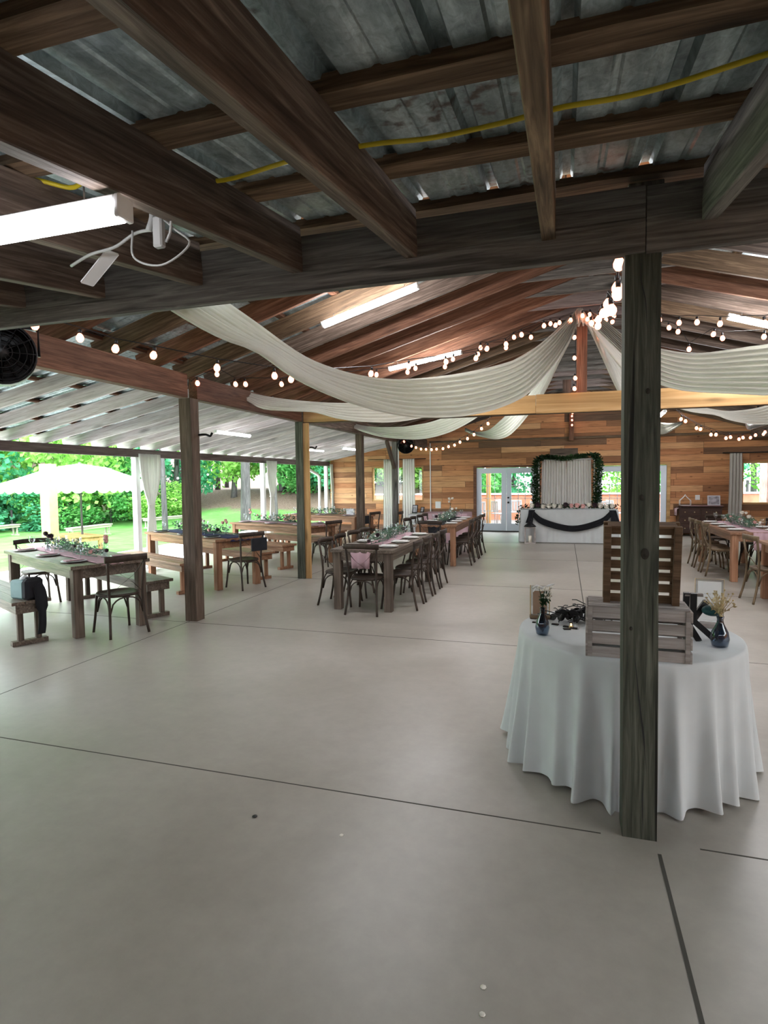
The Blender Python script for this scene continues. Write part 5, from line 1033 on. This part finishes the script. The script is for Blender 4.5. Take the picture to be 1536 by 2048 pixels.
# trees
def crown_mesh(n, rx, rz, leaf, seed, clusters=26):
    random.seed(seed); m = MB(); cs = []
    for _ in range(clusters):
        d = rv(); q = rnd(.35, 1)**.5; cs.append((Vector((d.x*rx*q, d.y*rx*q, d.z*rz*q)), rnd(.25, .42)*rx))
    for _ in range(n):
        c, cr = random.choice(cs); d = rv(); p = c+d*cr*rnd(.6, 1.05); dd = rv(); dd.z -= .25; m.leaf(p, dd, rv(), leaf*rnd(.7, 1.3), leaf*rnd(.5, .8))
    return m
CR = [(crown_mesh(5200, 2.3, 2.8, .26, 1), 'leaf_a'), (crown_mesh(5200, 2.6, 2.3, .24, 2), 'leaf_c'), (crown_mesh(5200, 2.1, 3.2, .26, 3), 'leaf_b')]
CM = []
for mb, mt in CR: o = mb.build('crown', mt); CM.append(o.data); bpy.data.objects.remove(o)
TRK = {}
def tree(x, y, h, kind, sc, label, group, tr=.16, crown_z=None):
    z0 = gz(x, y); r = root('tree', (x, y, z0-.05), rnd(0, 6)); tag(r, label, 'tree', group)
    key = (round(h), round(tr, 2))
    if key not in TRK:
        m = MB(); m.tube(catmull([(0, 0, 0), (.05, .05, h*.35), (-.04, .08, h*.7), (0, 0, h)], 10), [tr*1.25, tr*1.1, tr, tr*.95, tr*.9, tr*.8, tr*.7, tr*.6, tr*.45, tr*.3], 9)
        for k in range(4): a = k*1.7; m.tube([(0, 0, h*(.45+.1*k)), (math.cos(a)*.9, math.sin(a)*.9, h*(.6+.1*k))], [tr*.4, tr*.15], 6)
        o = m.build('trunk', 'w_bark', r); TRK[key] = o.data
    else: o = bpy.data.objects.new('trunk', TRK[key]); COL.objects.link(o); o.parent = r
    c = bpy.data.objects.new('crown', CM[kind]); COL.objects.link(c); c.parent = r; c.scale = (sc, sc, sc); c.location = (0, 0, crown_z or h*.8); return r
random.seed(4); T = []
import itertools
def ring(pts, lo, hi, name):
    for i, (x, y) in enumerate(pts):
        T.append((x, y)); h = rnd(lo, hi); tree(x+rnd(-.6, .6), y+rnd(-.6, .6), h, (i*2+len(name)) % 3, rnd(1.0, 1.35), '%s leafy tree from the left in the %s' % (ORD[i], name), 'trees of the '+name, .15)
def arc(a0, a1, n, R, cx_=-4, cy_=6): return [(cx_-R*math.cos(math.radians(a0+(a1-a0)*i/(n-1))), cy_+R*math.sin(math.radians(a0+(a1-a0)*i/(n-1)))) for i in range(n)]
ring(arc(-5, 84, 15, 27), 4, 5.5, 'row at the lawn edge')
ring(arc(-6, 98, 19, 33), 7, 9, 'middle row beyond the lawn')
ring(arc(-6, 104, 20, 40), 10, 12, 'back row beyond the lawn')
ring([(-3+4.2*i, 37+rnd(-1, 1)) for i in range(9)], 6, 8, 'row behind the building')
for i in range(11):
    x, y = -14+3.1*i, 29.5+rnd(-.8, .8); r = root('bush', (x, y, gz(x, y)), rnd(0, 6)); tag(r, '%s bush from the left behind the deck wall' % ORD[i], 'bush', 'bushes behind the deck')
    c = bpy.data.objects.new('foliage', CM[(i*2) % 3]); COL.objects.link(c); c.parent = r; c.scale = (.85, .85, .8); c.location = (0, 0, 1.9)
    MB().tube([(0, 0, -.1), (0, 0, 1.6)], .06, 6).build('stem', 'w_bark', r)
# low bushes filling beneath the crowns
for i, (x, y) in enumerate(arc(-8, 88, 21, 25.4)):
    if 52 < -8+96*i/20 < 66: continue
    r = root('bush', (x, y, gz(x, y)), rnd(0, 6)); tag(r, '%s bush from the left along the lawn edge' % ORD[i], 'bush', 'bushes along the lawn edge')
    c = bpy.data.objects.new('foliage', CM[(i*3+1+i//2) % 3]); COL.objects.link(c); c.parent = r; s = rnd(.62, .8); c.scale = (s, s, s*.62); c.location = (0, 0, .9)
    MB().tube([(0, 0, -.1), (0, 0, 1)], .05, 6).build('stem', 'w_bark', r)
for x, y, tr, l in ((-12.9, 21.6, .20, 'thick grey tree trunk standing between the left posts'), (-14.6, 18.6, .10, 'slim grey tree trunk beyond the nearest curtain'), (-12.9, 24.2, .15, 'dark tree trunk behind the middle curtain'), (-9.6, 24.5, .16, 'tree trunk seen past the grey post'), (-9.3, 30.0, .20, 'tree trunk seen beside the downspout')):
    tree(x, y, 8.5, 1, 1.1, l, 'tall trees on the lawn', tr, 7.2)
# deck behind the doors
struct(MB().box(-8.0, 8.4, YW+.16, 24.0, -.1, -.01).build('floor', 'deck'))
struct(MB().box(-8, 8.4, 24.0, 24.12, -.1, 1.02).build('wall_deck', 'red_wall')); struct(MB().box(-8, 8.4, 23.95, 24.17, 1.02, 1.08).build('trim_%d' % (tn[0]+1), 'white_post')); tn[0] += 1
for x, l in ((-2.55, 'pale deck post seen through the left door'), (5.9, 'pink-brown brick pillar outside the right window')):
    if x < 0: lab(timber('deck_post', (x, 20.6, 0), (x, 20.6, 3.2), .15, .15, 'w_pine'), l, 'post')
    else: lab(MB().box(x-.2, x+.65, 19.6, 20.3, 0, 3.2).build('brick_pillar', 'red_brick'), l, 'pillar')
def white_chair(label):
    r = root('white_chair'); MB().box(-.21, .21, -.2, .2, .43, .46, .006).build('seat', 'deck_white', r); b = MB()
    for k in range(4): b.box(-.2+.107*k, -.12+.107*k, -.235, -.22, .5, .86, .004)
    b.box(-.21, .21, -.24, -.215, .84, .9, .004); b.build('backrest', 'deck_white', r)
    for s in (-1, 1):
        MB().tube([(s*.2, -.26, 0), (s*.2, -.22, .5), (s*.2, -.23, .86)], .013, 6).build('leg', 'deck_white', r); MB().tube([(s*.2, .24, 0), (s*.2, .18, .45)], .013, 6).build('leg', 'deck_white', r)
    lab(r, label, 'chair', 'white chairs on the deck'); return r
wc = white_chair('x'); first = True
for i, (x, y, a) in enumerate(((-2.9, 20.4, .4), (-2.2, 20.9, -.8), (-1.75, 21.8, .3), (-1.2, 20.6, 2.2), (-2.6, 22.3, 1.2), (1.2, 20.8, .5), (1.7, 21.6, -1), (2.2, 20.5, 2), (-.6, 22.0, -.4))):
    c = wc if first else dup(wc); first = False; c.location = (x, y, -.01); c.rotation_euler = (.0, 0, a); lab(c, '%s white chair from the left out on the deck behind the doors' % ORD[i], 'chair', 'white chairs on the deck')
# string of bulbs in the garden
P = catmull([(-9.2, 10.5, 1.95), (-11.5, 14.5, 1.78), (-12.9, 19.5, 2.0)], 12)
r = root('string_light', P[0]); lab(r, 'garden string of white bulbs hung across outside the left posts', 'string light', 'warm string lights'); MB().tube([p-P[0]+Vector((0, 0, .07)) for p in P], .004, 4).build('cord', 'black', r)
for p in P[1:-1]: o = MB().ball((0, 0, 0), .04, 8).build('bulb', 'white_plastic', r); o.location = p-P[0]
